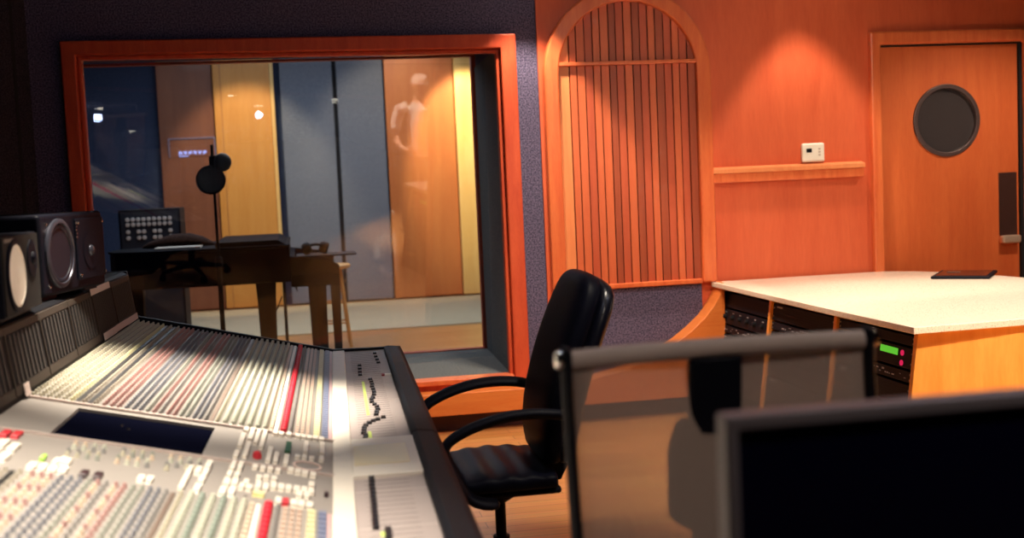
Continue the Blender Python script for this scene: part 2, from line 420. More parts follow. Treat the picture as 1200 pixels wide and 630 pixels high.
# ================================================================ mixing console (local: x across, y along it towards the window, z up)
con = thing('mixing_console', 'long studio mixing console covered in coloured knobs, buttons and faders beside the black chair', 'mixing console', (.066, 2.301, 0), math.radians(-1.65))
CZ0 = .74; SL = .230
def kz(x): return CZ0+SL*(-.03-x)
tilt = math.atan(SL)
Y0 = -1.15; Y1 = 2.655
pan = plain('console_grey_panel', lin(150, 142, 136), .5, vary=.05)
pan2 = plain('console_dark_panel', lin(120, 114, 108), .5, vary=.05)
# hull
hp_ = [(.235, .70), (.215, .62), (-.15, .53), (-.30, .40), (-.78, .40), (-.92, .60), (-.92, 1.02), (-.83, .93), (-.81, kz(-.81)-.03), (-.03, .71)]
MB().prism(hp_, 'y', Y0, Y1).build('hull', M['black'], con, bevel=.006)
for y in (-.85, .72, 2.3):
    MB().prism([(-.80, 0), (-.30, 0), (-.33, .05), (-.42, .41), (-.72, .41), (-.77, .05)], 'y', y-.05, y+.05).build('leg', M['black'], con, bevel=.01)
for y in (Y0-.03, Y1):
    MB().prism([(.245, .70), (.245, .748), (-.03, .752), (-.81, kz(-.81)+.02), (-.835, 1.122), (-.94, 1.122), (-.94, .58), (-.78, .38), (-.28, .38), (-.13, .51), (.22, .60)], 'y', y, y+.03).build('end_cheek', M['blacksatin'], con, bevel=.004)
def slab(name, x0, x1, y0, y1, mat, t=.03, up=0.):
    return MB().prism([(x0, kz(x0)+up), (x1, kz(x1)+up), (x1, kz(x1)-t), (x0, kz(x0)-t)], 'y', y0, y1).build(name, mat, con)
slab('channel_panel', -.808, -.024, .885, Y1-.002, pan2)
slab('channel_panel', -.808, -.024, Y0+.002, .50, pan)
# centre section with the dark sunken screen
c_ = MB()
for x0, x1, y0, y1 in ((-.808, -.672, .502, .883), (-.336, -.024, .502, .883), (-.672, -.336, .502, .532), (-.672, -.336, .853, .883)):
    c_.prism([(x0, kz(x0)), (x1, kz(x1)), (x1, kz(x1)-.04), (x0, kz(x0)-.04)], 'y', y0, y1)
c_.build('centre_panel', pan, con)
scb = MB().prism([(-.672, kz(-.672)-.008), (-.336, kz(-.336)-.008), (-.336, kz(-.336)-.045), (-.672, kz(-.672)-.045)], 'y', .532, .853).build('screen', plain('dark_screen', lin(8, 9, 22), .8, spec=0.), con)
li = MB()
for y0, y1 in ((.884, .895), (.498, .506)):
    li.prism([(-.805, kz(-.805)), (-.025, kz(-.025)), (-.025, kz(-.025)+.007), (-.805, kz(-.805)+.007)], 'y', y0, y1)
li.build('dividing_rail', plain('pale_rail', lin(196, 178, 170), .4), con)
# flat fader section
pinkgrey = plain('fader_panel_grey', lin(176, 162, 158), .55, vary=.04)
MB().box(-.036, .012, Y0, Y1-.002, .705, .747).build('white_strip', plain('cream_strip', lin(236, 226, 212), .45), con, bevel=.003)
for y0, y1 in ((.872, Y1-.002), (Y0, .462)):
    fp = MB().box(.012, .176, y0, y1, .705, CZ0).build('fader_panel', pinkgrey, con)
    g = MB(); y = y0+.015
    k = 0
    while y < y1-.01:
        g.mi = 0; g.box(.035, .138, y-.0009, y+.0009, CZ0, CZ0+.0005)
        g.mi = 1
        if k % 8 == 0: g.box(.014, .174, y+.015, y+.0175, CZ0, CZ0+.0006)
        y += .0365; k += 1
    g.build('fader_slots', [plain('slot_dark', lin(134, 122, 118), .7), plain('pale_line', lin(216, 204, 198), .6)], fp)
lc = MB().box(.010, .176, .462, .872, .705, .750).build('display_surround', plain('cream_surround', lin(240, 230, 216), .45), con, bevel=.003)
MB().box(.016, .150, .560, .775, .7498, .7512).build('display', plain('pale_yellow_display', lin(238, 218, 168), .3), lc)
ar1 = MB()
ar1.prism([(.174, .700), (.174, .752), (.19, .757), (.235, .752), (.250, .738), (.250, .69), (.236, .66)], 'y', .902, Y1-.004)
ar1.build('armrest', M['rubber'], con, bevel=.006)
ar1 = MB(); ar1.prism([(.174, .700), (.174, .752), (.19, .757), (.235, .752), (.250, .738), (.250, .69), (.236, .66)], 'y', Y0, .897)
ar1.build('armrest', M['rubber'], con, bevel=.006)
# fader caps
CAPS = [[0.133, 2.54], [0.134, 2.446], [0.136, 2.363], [0.138, 2.279], [0.065, 2.236], [0.064, 2.154], [0.063, 2.075], [0.062, 2.007], [0.095, 1.893], [0.097, 1.838], [0.098, 1.786], [0.096, 1.736], [0.098, 1.686], [0.099, 1.631], [0.097, 1.575], [0.092, 1.522], [0.086, 1.489], [0.086, 1.446], [0.093, 1.4], [0.099, 1.356], [0.1, 1.315], [0.095, 1.274], [0.092, 1.234], [0.111, 1.181], [0.094, 1.157], [0.08, 1.138], [0.068, 1.112], [0.057, 1.08], [0.052, 1.047], [0.05, 1.014], [0.048, 0.981], [0.053, 0.946], [0.051, 0.911], [0.053, 0.467], [0.053, 0.43], [0.052, 0.394], [0.052, 0.359], [0.052, 0.325], [0.051, 0.291], [0.051, 0.259], [0.051, 0.227], [0.05, 0.196], [0.05, 0.166], [0.05, 0.136], [0.049, 0.107], [0.049, 0.079], [0.049, 0.051], [0.072, 0.024], [0.072, 0.0], [0.071, -0.021]]
capmat = plain('fader_cap_black', lin(36, 34, 40), .4)
capme = None
for x, y in CAPS:
    if capme is None:
        m = MB(); m.prism([(-.0075, 0), (.0075, 0), (.0055, .008), (.002, .0065), (-.002, .0065), (-.0055, .008)], 'y', -.011, .011)
        capme = m.build('fader_cap', capmat, con, loc=(x, y, CZ0)); first = capme
    else: copy_part(first, con, (x, y, CZ0))
for j in range(28):                                      # nearer faders, below the frame's edge
    copy_part(first, con, (.06+.03*math.sin(j*.9), -.06-j*.0365, CZ0))
gl = MB()
for x, y0, y1 in ((.069, 1.24, 1.86), (.0655, .90, 1.0), (.061, -.01, .02)): gl.box(x-.005, x+.004, y0, y1, CZ0, CZ0+.001)
gl.build('scribble_strip', plain('lime_tape', lin(206, 226, 120), .6), con, label='lime green marking strip')
MB().box(.150, .172, 1.965, 1.99, CZ0, CZ0+.004).build('tag', M['white'], con, label='small white tag')
MB().box(.138, .148, 1.955, 1.985, CZ0, CZ0+.006).build('tag', plain('red_tag', lin(150, 50, 50), .5), con, label='small red tag')

# knob rows: (x, kind, colour)
cc = {
 'tan': lin(196, 182, 140), 'yel': lin(226, 216, 146), 'dark': lin(40, 38, 38), 'tg': lin(172, 156, 128), 'red': lin(190, 112, 102),
 'bg': lin(118, 120, 136), 'gg': lin(150, 154, 136), 'gr': lin(140, 134, 130), 'cream': lin(196, 196, 164), 'grn': lin(140, 160, 140),
 'brn': lin(120, 90, 68), 'or': lin(216, 184, 148), 'wh': lin(238, 230, 216), 'crim': lin(206, 26, 48), 'tb': lin(206, 168, 140), 'blu': lin(108, 120, 160), 'pink': lin(220, 150, 150)}
for k_ in cc:                                            # quieter colours: washed-out look under strong light mixed into the caps
    if k_ not in ('crim', 'wh', 'dark'):
        r_, g_, b_, _ = cc[k_]; m_ = (r_+g_+b_)/3; q_ = .34 if k_ in ('yel', 'blu', 'or', 'tb') else .48
        cc[k_] = (r_+(m_-r_)*q_, g_+(m_-g_)*q_, b_+(m_-b_)*q_, 1)
names = list(cc); cm = [plain('knob_'+k, cc[k], .45) for k in names]
ROWS = []
for x in (-.797, -.778, -.759, -.740, -.721): ROWS.append((x, 'k', 'tan'))
ROWS += [(-.702, 'k', 'yel'), (-.688, 's', 'dark'), (-.672, 'k', 'tg'), (-.658, 's', 'dark'), (-.644, 'k', 'tg'), (-.622, 'k', 'red'), (-.604, 'k', 'red'), (-.587, 'k', 'red'),
  (-.567, 'k', 'bg'), (-.549, 'k', 'bg'), (-.532, 'k', 'bg'), (-.514, 'k', 'gg'), (-.498, 'k', 'red'), (-.482, 'k', 'gr'), (-.463, 'k', 'red'), (-.447, 'k', 'red'),
  (-.430, 'k', 'gg'), (-.414, 'k', 'gg'), (-.397, 'k', 'bg'), (-.382, 'k', 'bg'), (-.367, 'k', 'gr'), (-.353, 's', 'brn'), (-.338, 'k', 'tan'),
  (-.318, 'K', 'cream'), (-.297, 'K', 'cream'), (-.276, 'K', 'cream'), (-.255, 'K', 'cream'), (-.234, 'K', 'cream'), (-.214, 'K', 'cream'),
  (-.199, 'b', 'or'), (-.185, 's', 'wh'), (-.166, 'C', 'crim'), (-.147, 'k', 'gr'), (-.132, 'b', 'tb'), (-.118, 'b', 'tb'), (-.104, 'b', 'tb'), (-.080, 'B', 'yel'), (-.058, 'B', 'blu'), (-.043, 's', 'pink'), (-.031, 'S', 'wh')]
PITCH = .0335
def knob_shape(m, kind, T_):
    if kind == 'k': m.lathe([(.0066, 0), (.0062, .003), (.0046, .004), (.004, .0105), (.0032, .0115)], 8, T_)
    elif kind == 'K': m.lathe([(.0088, 0), (.0084, .004), (.0062, .005), (.0054, .0135), (.0044, .0145)], 8, T_)
    elif kind == 'b': m.box(-.0048, .0048, -.011, .011, 0, .006, T_)
    elif kind == 'B': m.box(-.0082, .0082, -.012, .012, 0, .007, T_)
    elif kind == 'C': m.lathe([(.0098, 0), (.0094, .010), (.0078, .014), (.006, .015)], 10, T_)
spots = []; strips = []
CM = con.matrix_basis.copy()
CM = T(.066, 2.301, 0) @ RZ(math.radians(-1.65))
for x, kind, c in ROWS:
    for (ya, yb) in ((.915, Y1-.015), (Y0+.02, .155)):
        if kind in 'sS':
            strips.append((x, .0045 if kind == 's' else .006, ya-.01, yb+.008, c)); continue
        n = int((yb-ya)/PITCH)
        for i in range(n+1):
            c2 = c
            if ya < 0 and c == 'cream': c2 = 'grn' if (int(x*1000) % 2) else 'cream'
            if ya < 0 and c in ('red',) and x < -.45: c2 = 'or' if i % 3 else 'red'
            y = yb-i*PITCH if ya < 0 else ya+i*PITCH
            z = kz(x); p = CM @ Vector((x, y, z)); d = inframe(p)
            spots.append((d if d else 99, x, y, kind, c2))
for i in range(14):                                     # little selector knobs below the sunken screen
    for j in range(4):
        x = -.60+i*.0205+.004*(j % 2); y = .455-j*.036
        if i in (4, 9) or (i > 10 and j > 2): continue
        p = CM @ Vector((x, y, kz(x))); d = inframe(p)
        spots.append((d if d else 99, x, y, 'k', ('or', 'cream', 'gr', 'tan', 'gg')[(i//2+j) % 5]))
spots.sort(key=lambda s: s[0])
proto = {}
TI = RY(tilt)
for d, x, y, kind, c in spots[:100]:
    key = (kind, c)
    if key not in proto:
        m = MB(); knob_shape(m, kind, Matrix.Identity(4))
        proto[key] = m.build('knob', cm[names.index(c)], con, smooth=True, loc=(x, y, kz(x))); proto[key].rotation_euler = (0, tilt, 0)
    else: copy_part(proto[key], con, (x, y, kz(x)))
m = MB()
for d, x, y, kind, c in spots[100:]:
    m.mi = names.index(c); knob_shape(m, kind, T(x, y, kz(x)) @ TI)
m.build('knobs', cm, con, smooth=True, kind='stuff')
m = MB()
for x, w_, ya, yb, c in strips:
    m.mi = names.index(c); m.prism([(x-w_, kz(x-w_)), (x+w_, kz(x+w_)), (x+w_, kz(x+w_)+.004), (x-w_, kz(x-w_)+.004)], 'y', ya, yb)
m.build('marker_strips', cm, con)

# keys of the centre section
KEYS = [(-0.259, 0.863, 0.012, 0.049, 'w'), (-0.261, 0.732, 0.012, 0.181, 'w'), (-0.262, 0.573, 0.011, 0.075, 'w'), (-0.243, 0.818, 0.012, 0.161, 'w'), (-0.242, 0.633, 0.011, 0.182, 'w'), (-0.227, 0.799, 0.01, 0.193, 'w'), (-0.211, 0.782, 0.011, 0.251, 'w'), (-0.188, 0.619, 0.012, 0.173, 'w'), (-0.171, 0.595, 0.011, 0.12, 'w'), (-0.186, 0.878, 0.013, 0.046, 'w'), (-0.171, 0.875, 0.013, 0.046, 'w'), (-0.151, 0.883, 0.013, 0.047, 'w'), (-0.147, 0.724, 0.014, 0.132, 'g'), (-0.147, 0.588, 0.012, 0.114, 'w'), (-0.128, 0.879, 0.014, 0.038, 'w'), (-0.113, 0.88, 0.013, 0.038, 'w'), (-0.098, 0.881, 0.013, 0.039, 'w'), (-0.083, 0.883, 0.014, 0.038, 'w'), (-0.067, 0.884, 0.014, 0.038, 'w'), (-0.104, 0.757, 0.011, 0.154, 'w'), (-0.064, 0.772, 0.012, 0.154, 'w'), (-0.122, 0.636, 0.013, 0.028, 'w'), (-0.106, 0.639, 0.013, 0.028, 'w'), (-0.088, 0.642, 0.013, 0.028, 'w'), (-0.065, 0.65, 0.012, 0.05, 'w'), (-0.212, 0.473, 0.012, 0.035, 'w'), (-0.195, 0.47, 0.012, 0.035, 'w'), (-0.178, 0.47, 0.012, 0.035, 'w'), (-0.161, 0.468, 0.012, 0.035, 'w'), (-0.133, 0.491, 0.014, 0.042, 'w'), (-0.117, 0.485, 0.014, 0.041, 'w'), (-0.101, 0.479, 0.015, 0.041, 'w'), (-0.082, 0.474, 0.014, 0.042, 'w'), (-0.26, 0.455, 0.011, 0.087, 'w'), (-0.244, 0.459, 0.011, 0.087, 'w'), (-0.261, 0.369, 0.011, 0.043, 'w'), (-0.245, 0.374, 0.011, 0.043, 'w'), (-0.261, 0.302, 0.014, 0.061, 'w'), (-0.245, 0.309, 0.014, 0.061, 'w'), (-0.263, 0.222, 0.013, 0.059, 'w'), (-0.245, 0.224, 0.013, 0.06, 'w'), (-0.222, 0.321, 0.012, 0.044, 'w'), (-0.229, 0.281, 0.012, 0.043, 'w'), (-0.213, 0.28, 0.013, 0.042, 'w'), (-0.198, 0.379, 0.013, 0.03, 'w'), (-0.183, 0.392, 0.013, 0.03, 'w'), (-0.166, 0.387, 0.013, 0.03, 'w'), (-0.196, 0.306, 0.012, 0.064, 'w'), (-0.18, 0.304, 0.013, 0.063, 'w'), (-0.191, 0.238, 0.025, 0.025, 'y'), (-0.164, 0.319, 0.013, 0.048, 'w'), (-0.148, 0.32, 0.014, 0.048, 'w'), (-0.132, 0.321, 0.013, 0.048, 'w'), (-0.115, 0.322, 0.014, 0.048, 'w'), (-0.099, 0.323, 0.013, 0.048, 'w'), (-0.084, 0.38, 0.013, 0.044, 'w'), (-0.084, 0.32, 0.013, 0.042, 'w'), (-0.108, 0.283, 0.013, 0.04, 'w'), (-0.092, 0.283, 0.013, 0.041, 'w'), (-0.149, 0.206, 0.013, 0.047, 'w'), (-0.134, 0.205, 0.013, 0.047, 'r'), (-0.117, 0.204, 0.014, 0.047, 'w'), (-0.102, 0.203, 0.014, 0.047, 'w'), (-0.085, 0.202, 0.014, 0.047, 'w'), (-0.215, 0.192, 0.007, 0.017, 'd'), (-0.051, 0.317, 0.009, 0.022, 'd'), (-0.602, 0.274, 0.011, 0.046, 'w'), (-0.593, 0.291, 0.011, 0.046, 'w'), (-0.581, 0.284, 0.012, 0.046, 'w'), (-0.635, 0.213, 0.016, 0.046, 'w'), (-0.615, 0.212, 0.016, 0.046, 'w'), (-0.595, 0.211, 0.016, 0.046, 'w'), (-0.575, 0.211, 0.016, 0.047, 'w'), (-0.534, 0.205, 0.015, 0.052, 'd'), (-0.507, 0.205, 0.016, 0.052, 'd'), (-0.427, 0.233, 0.013, 0.041, 'w'), (-0.41, 0.234, 0.013, 0.042, 'w'), (-0.344, 0.296, 0.011, 0.228, 'w'), (-0.327, 0.367, 0.014, 0.067, 'w'), (-0.311, 0.364, 0.013, 0.067, 'w'), (-0.311, 0.434, 0.014, 0.07, 'w'), (-0.312, 0.297, 0.013, 0.063, 'w'), (-0.313, 0.219, 0.013, 0.06, 'w'), (-0.746, 0.451, 0.018, 0.059, 'r'), (-0.724, 0.457, 0.018, 0.059, 'r'), (-0.729, 0.359, 0.018, 0.071, 'w'), (-0.702, 0.34, 0.018, 0.07, 'w'), (-0.698, 0.252, 0.017, 0.066, 'w'), (-0.631, 0.29, 0.01, 0.037, 'l')]
km = {'w': plain('key_white', lin(238, 228, 214), .4), 'g': plain('key_green', lin(24, 84, 46), .4), 'r': plain('key_red', lin(200, 50, 60), .4),
      'd': plain('key_dark', lin(58, 36, 40), .4), 'y': plain('key_cream', lin(236, 222, 160), .4), 'l': plain('key_lime', lin(170, 220, 90), .4)}
kc = {'w': None, 'g': 'green button', 'r': 'red button', 'd': 'dark red button', 'y': 'cream button', 'l': 'lime green button'}
for x, y, w_, l_, c in KEYS:
    l_ = max(.012, l_*.86)
    m = MB(); m.box(-w_/2, w_/2, -l_/2, l_/2, 0, .009); m.box(-w_/2*.96, w_/2*.96, -l_/2-.004, l_/2, 0, .002)
    o = m.build('button', km[c], con, loc=(x, y, kz(x)), bevel=.0015, bseg=1); o.rotation_euler = (0, tilt, 0)
    if kc[c]: o['label'] = kc[c]
o = MB().lathe([(.011, 0), (.0105, .010), (.008, .016), (.003, .018)], 14).build('indicator_lamp', km['r'], con, smooth=True, loc=(-.213, .579, kz(-.213)), label='red indicator lamp')
m = MB(); m.strip([(-.096+.034*math.cos(2*PI*i/28), .567+.046*math.sin(2*PI*i/28)) for i in range(28)], [(-.096+.029*math.cos(2*PI*i/28), .567+.038*math.sin(2*PI*i/28)) for i in range(28)], 'z', 0, .004, closed=True)
for v in m.bm.verts: v.co.z += kz(v.co.x)
m.build('oval_bezel', plain('pink_bezel', lin(226, 200, 190), .5), con)
m = MB()
for x, y in ((-.55, .69), (-.53, .66)): m.lathe([(.004, 0), (.003, .004), (0, .005)], 8, T(x, y+.06, kz(x)-.008) @ TI)
m.build('screen_screw', M['chrome'], con)

# meter bridge
mbp = [(-.806, .918), (-.832, 1.112), (-.848, 1.120), (-.935, 1.120), (-.935, .93)]
mbr = MB().prism(mbp, 'y', Y0, Y1-.003).build('meter_bridge', plain('meter_bridge_black', lin(17, 17, 21), .5, spec=.1), con, bevel=.003)
def mbx(z): return -.806-(z-.918)*.134
frame_m = plain('meter_frame_brown', lin(60, 53, 48), .5, spec=.1); slat_m = plain('meter_bar_grey', lin(64, 60, 58), .5, spec=.1); dk = plain('meter_dark', lin(22, 22, 25), .5, spec=.1)
edges = [-1.06, -.69, -.32, .05, .42, .79, 1.155, 1.52, 1.89, 2.25, 2.64]
for i, (a, b_) in enumerate(zip(edges, edges[1:])):
    m = MB(); last = i >= 8
    def q(y0, y1, z0, z1, off):
        m.prism([(mbx(z0), z0), (mbx(z1), z1), (mbx(z1)+off, z1), (mbx(z0)+off, z0)], 'y', y0, y1)
    m.mi = 0; q(a+.004, b_-.004, .955, 1.104, .003)
    m.mi = 1; q(a, a+.008, .935, 1.108, .007); q(a+.008, b_, .935, .958, .005); q(a+.008, b_, 1.09, 1.108, .006)
    n = 8 if not last else 4
    if not last:
        m.mi = 2
        for j in range(1, n+1):
            y = a+.008+(b_-a-.008)*j/(n+1); q(y-.008, y+.008, .962, 1.086, .006)
    else:
        m.mi = 2
        for j in range(1, 14):
            y = a+.01+(b_-a-.01)*j/14; q(y-.0025, y+.0025, .962, 1.086, .0042)
    m.build('meter_panel', [dk, frame_m, slat_m], mbr)
tp = plain('paper_tape', lin(220, 200, 190), .8)
for y0, y1, z0, z1 in ((1.93, 2.16, .932, .956), (2.16, 2.40, .934, .957), (2.40, 2.635, .932, .956), (1.86, 2.20, 1.094, 1.116), (.855, .905, .925, .957)):
    m = MB(); m.prism([(mbx(z0)+.009, z0), (mbx(z1)+.009, z1), (mbx(z1)+.0105, z1), (mbx(z0)+.0105, z0)], 'y', y0, y1)
    m.build('paper_label', tp, mbr, label='white paper label strip')
# shelf behind the bridge that carries the loudspeakers
MB().box(-1.36, -.93, -.5, 2.45, 1.09, 1.121).build('speaker_shelf', M['black'], con, bevel=.003)
for y in (-.3, 1.0, 2.2):
    MB().box(-1.30, -1.24, y-.03, y+.03, 0, 1.092).build('shelf_leg', M['black'], con)
# ================================================================ loudspeakers on the console shelf
def face_frame(p0, p1):
    d = (Vector(p1)-Vector(p0)); L = d.length; d.normalize()
    return L, math.atan2(d.y, d.x)
conepaper = plain('white_cone_paper', lin(232, 220, 204), .7)
darkcone = plain('black_cone', lin(22, 23, 32), .4, spec=.25)
grey_face = plain('dark_grey_baffle', lin(40, 37, 36), .7, spec=.1)
# (local: x along the face away from camera, -y out of the face, z up)
p0 = Vector((-.752, 3.70, 1.132)); p1 = Vector((-.650, 4.195, 1.132)); L, a = face_frame(p0, p1)
sp = thing('studio_monitor_speaker', 'black loudspeaker lying on its side with large black woofer and tweeter, by the window', 'loudspeaker', p0, a)
MB().box(0, L, 0, .34, 0, .246).build('cabinet', M['blacksatin'], sp, bevel=.012, bseg=3)
wz = .125
F = T(.133, 0, wz) @ RX(PI/2)
MB().lathe([(.106, -.004), (.106, .006), (.100, .010), (.092, .010), (.088, .003), (.088, -.004)], 40, F).build('woofer_ring', plain('satin_ring', lin(60, 60, 70), .3, .5), sp, smooth=True)
wf = MB().lathe([(.090, .004), (.086, .008), (.078, .007), (.074, .001), (.040, -.016), (.026, -.022)], 40, F)
wf.lathe([(.030, -.022), (.026, -.012), (.014, -.005), (0, -.003)], 24, F)
wf.build('woofer', darkcone, sp, smooth=True)
MB().prism([(.262, .03), (.495, .03), (.495, .225), (.262, .225)], 'y', -.006, 0).build('waveguide_plate', M['black'], sp, bevel=.004)
F = T(.372, -.004, wz-.004) @ RX(PI/2)
MB().lathe([(.062, .004), (.056, .005), (.030, -.002), (.022, -.002)], 32, F).build('waveguide', M['black'], sp, smooth=True)
MB().ell((.372, -.006, wz-.004), (.019, .012, .019), 16).build('tweeter_dome', plain('dome_grey', lin(60, 60, 70), .25, .3), sp, smooth=True)
b = MB()
for x, z in ((.275, .045), (.275, .212), (.482, .045), (.482, .212), (.03, .03), (.03, .216)): b.lathe([(.005, 0), (.005, .006), (.002, .008)], 10, T(x, -.004, z) @ RX(PI/2))
b.build('screw', M['chrome'], sp, smooth=True)
b = MB()
for i, h in enumerate((.012, .02, .01, .016, .012)): b.box(.262+.003*(i % 2), .268+.003*(i % 2), -.0075, -.005, .165+i*.011, .165+i*.011+.006)
b.build('badge', M['steel'], sp)
for x in (.03, .36):
    MB().box(x, x+.11, .02, .30, -.0105, .0).build('foam_pad', M['rubber'], sp)
p0 = Vector((-.722, 3.095, 1.132)); p1 = Vector((-.716, 3.475, 1.132)); L, a = face_frame(p0, p1)
ns = thing('studio_monitor_speaker', 'dark grey loudspeaker with white woofer cone at the left edge of the photo', 'loudspeaker', p0, a)
MB().box(0, L, 0, .20, 0, .204).build('cabinet', M['blacksatin'], ns, bevel=.005)
MB().box(.004, L-.004, -.004, 0, .004, .2).build('baffle', grey_face, ns)
F = T(.112, -.004, .10) @ RX(PI/2)
MB().lathe([(.094, 0), (.094, .006), (.088, .008), (.080, .006), (.078, 0)], 40, F).build('woofer_ring', M['black'], ns, smooth=True)
MB().lathe([(.080, .006), (.073, .009), (.070, .003), (.034, -.006), (.030, .002), (.018, .009), (0, .012)], 40, F).build('woofer_cone', conepaper, ns, smooth=True, angle=60)
F = T(.29, -.004, .135) @ RX(PI/2)
MB().lathe([(.050, 0), (.050, .004), (.030, .006), (.022, .004)], 32, F).ell((.29, -.008, .135), (.018, .010, .018), 14).build('tweeter', M['black'], ns, smooth=True)
MB().box(.02, .11, -.0055, -.003, .187, .196).build('badge', plain('badge_grey', lin(110, 104, 98), .5), ns)
MB().box(.03, .35, .02, .18, -.0105, 0).build('foam_pad', M['rubber'], ns)

# ================================================================ black leather executive chair, facing the console (-x)
ch = thing('office_chair', 'black leather high-back office chair with curved armrests beside the mixing console', 'chair', (.60, 3.83, 0))
def X(v): return v-.60
def superring(cx, cz, ux, uz, hw, ht, n=28, e=.55):
    """ring across local y: half width hw along y, half thickness ht along (ux,uz)"""
    R = []
    for k in range(n):
        t = 2*PI*k/n; c = math.cos(t); s_ = math.sin(t)
        yy = hw*math.copysign(abs(c)**e, c); tt = ht*math.copysign(abs(s_)**e, s_)
        R.append(Vector((cx+ux*tt, yy, cz+uz*tt)))
    return R
prof = [(.752, .50), (.750, .55), (.752, .62), (.772, .72), (.802, .82), (.838, .92), (.872, 1.00), (.893, 1.05), (.905, 1.082), (.913, 1.100), (.917, 1.108)]
hw = [.190, .215, .228, .235, .238, .236, .226, .208, .180, .135, .07]
ht = [.030, .036, .040, .042, .042, .042, .042, .042, .038, .028, .012]
rings = []; rings2 = []
for i, ((x, z), w_, t_) in enumerate(zip(prof, hw, ht)):
    a = Vector(prof[min(i+1, len(prof)-1)])-Vector(prof[max(i-1, 0)]); a.normalize(); ux, uz = a.y, -a.x
    rings.append(superring(X(x), z, ux, uz, w_, t_))
    rings2.append(superring(X(x)+ux*(t_+.012), z+uz*(t_+.012)-.001, ux, uz, w_*1.0, t_*.85))
MB().loft(rings).build('backrest', M['leather'], ch, smooth=True, subdiv=1, angle=70)
MB().loft(rings2).build('back_shell', M['leather2'], ch, smooth=True, subdiv=1, angle=70)
# seat cushion: lofted front to back with soft creases
rings = []
n = 22
for i in range(n+1):
    t = i/n; x = .435+.325*t
    zt = .498+.012*math.sin(t*PI)+.004*math.sin(t*2*PI*4.5)*(1 if .1 < t < .95 else 0)-.03*(max(0, .12-t)/.12)**2
    zb = .445+.015*(max(0, .15-t)/.15)
    w_ = .235+.012*math.sin(t*PI)-.03*(max(0, .12-t)/.12)**2
    cz = (zt+zb)/2; h = (zt-zb)/2
    rings.append(superring(X(x), cz, 0, 1, w_, h, 28, .45))
MB().loft(rings).build('seat', M['leather'], ch, smooth=True, subdiv=1, angle=70)
MB().box(X(.47), X(.77), -.20, .20, .425, .447).build('seat_pan', M['black'], ch, bevel=.01)
MB().prism([(X(.70), .43), (X(.80), .43), (X(.835), .50), (X(.845), .62), (X(.825), .62), (X(.80), .50), (X(.70), .45)], 'y', -.05, .05).build('back_bracket', M['black'], ch, bevel=.006)
def arm(sy):
    pts = [(.800, .685), (.768, .696), (.702, .708), (.640, .711), (.575, .706), (.510, .692), (.453, .672), (.410, .650), (.388, .628), (.390, .598), (.408, .560), (.432, .510), (.455, .462), (.50, .436), (.56, .434)]
    P = [Vector((X(x), sy*(.315-.035*max(0, (i-9))/5-(.045 if i == 0 else 0)), z)) for i, (x, z) in enumerate(pts)]
    m = MB(); m.tube(P, [.019]+[.0205]*8+[.021]*6, 12, flat=(1.5, .85)); return m
for sy in (-1, 1): arm(sy).build('armrest', M['black'], ch, smooth=True, subdiv=1, angle=70)
MB().lathe([(.028, .06), (.028, .25), (.018, .252), (.018, .36), (.05, .38), (.055, .425)], 20).build('gas_column', M['blacksatin'], ch, smooth=True)
def star(parent, mat, r=.30):
    for k in range(5):
        a = 2*PI*k/5+.35
        MB().tube([Vector((.02*math.cos(a), .02*math.sin(a), .095)), Vector((r*.55*math.cos(a), r*.55*math.sin(a), .085)), Vector((r*math.cos(a), r*math.sin(a), .068))], [.026, .021, .015], 10).build('base_leg', mat, parent, smooth=True)
        c = Vector((r*math.cos(a), r*math.sin(a), .028))
        m = MB(); A = T(*c) @ RZ(a+.6) @ RX(PI/2)
        m.lathe([(0, -.024), (.026, -.024), (.028, -.018), (.028, -.004), (.018, -.003), (.018, .003), (.028, .004), (.028, .018), (.026, .024), (0, .024)], 16, A)
        m.tube([c+Vector((0, 0, .0)), c+Vector((0, 0, .045))], .007, 8)
        m.build('caster', M['black'], parent, smooth=True)
star(ch, M['black'])

# ================================================================ net-backed chair in the foreground
mc = thing('mesh_office_chair', 'office chair with see-through grey net back and silver frame tips in the foreground', 'chair', (.664, 1.80, 0))
netm = mesh_fabric('grey_net', lin(190, 168, 156), .50)
def back_y(z): return .045-.10*((z-1.145)/.55)**2+.0*z if z > .5 else -.05
zs = [.56+.045*i for i in range(14)]
W_ = .252
def surf(w_, off, zs_): return [[Vector((x*w_, back_y(z)+off+.035*(1-abs(x)**2)*1.0*(1 if z < 1.12 else .7), z)) for x in [-1+2*i/14 for i in range(15)]] for z in zs_]
G = surf(W_, 0, zs)
m = MB(); m.loft(G, caps=False, closed=False); o = m.build('net_back', netm, mc, smooth=True, angle=80)
so = o.modifiers.new('thickness', 'SOLIDIFY'); so.thickness = .0012
hem = mesh_fabric('grey_net_hem', lin(190, 172, 164), .10)
def xs_(n=15): return [-1+2*i/(n-1) for i in range(n)]
def hemring(x):
    y = back_y(1.13)+.035*(1-x*x)*.75
    return [Vector((x*W_, y+.011*math.cos(2*PI*k/10), 1.128+.0165*math.sin(2*PI*k/10))) for k in range(10)]
MB().loft([hemring(x) for x in xs_()]).build('top_roll', hem, mc, smooth=True)
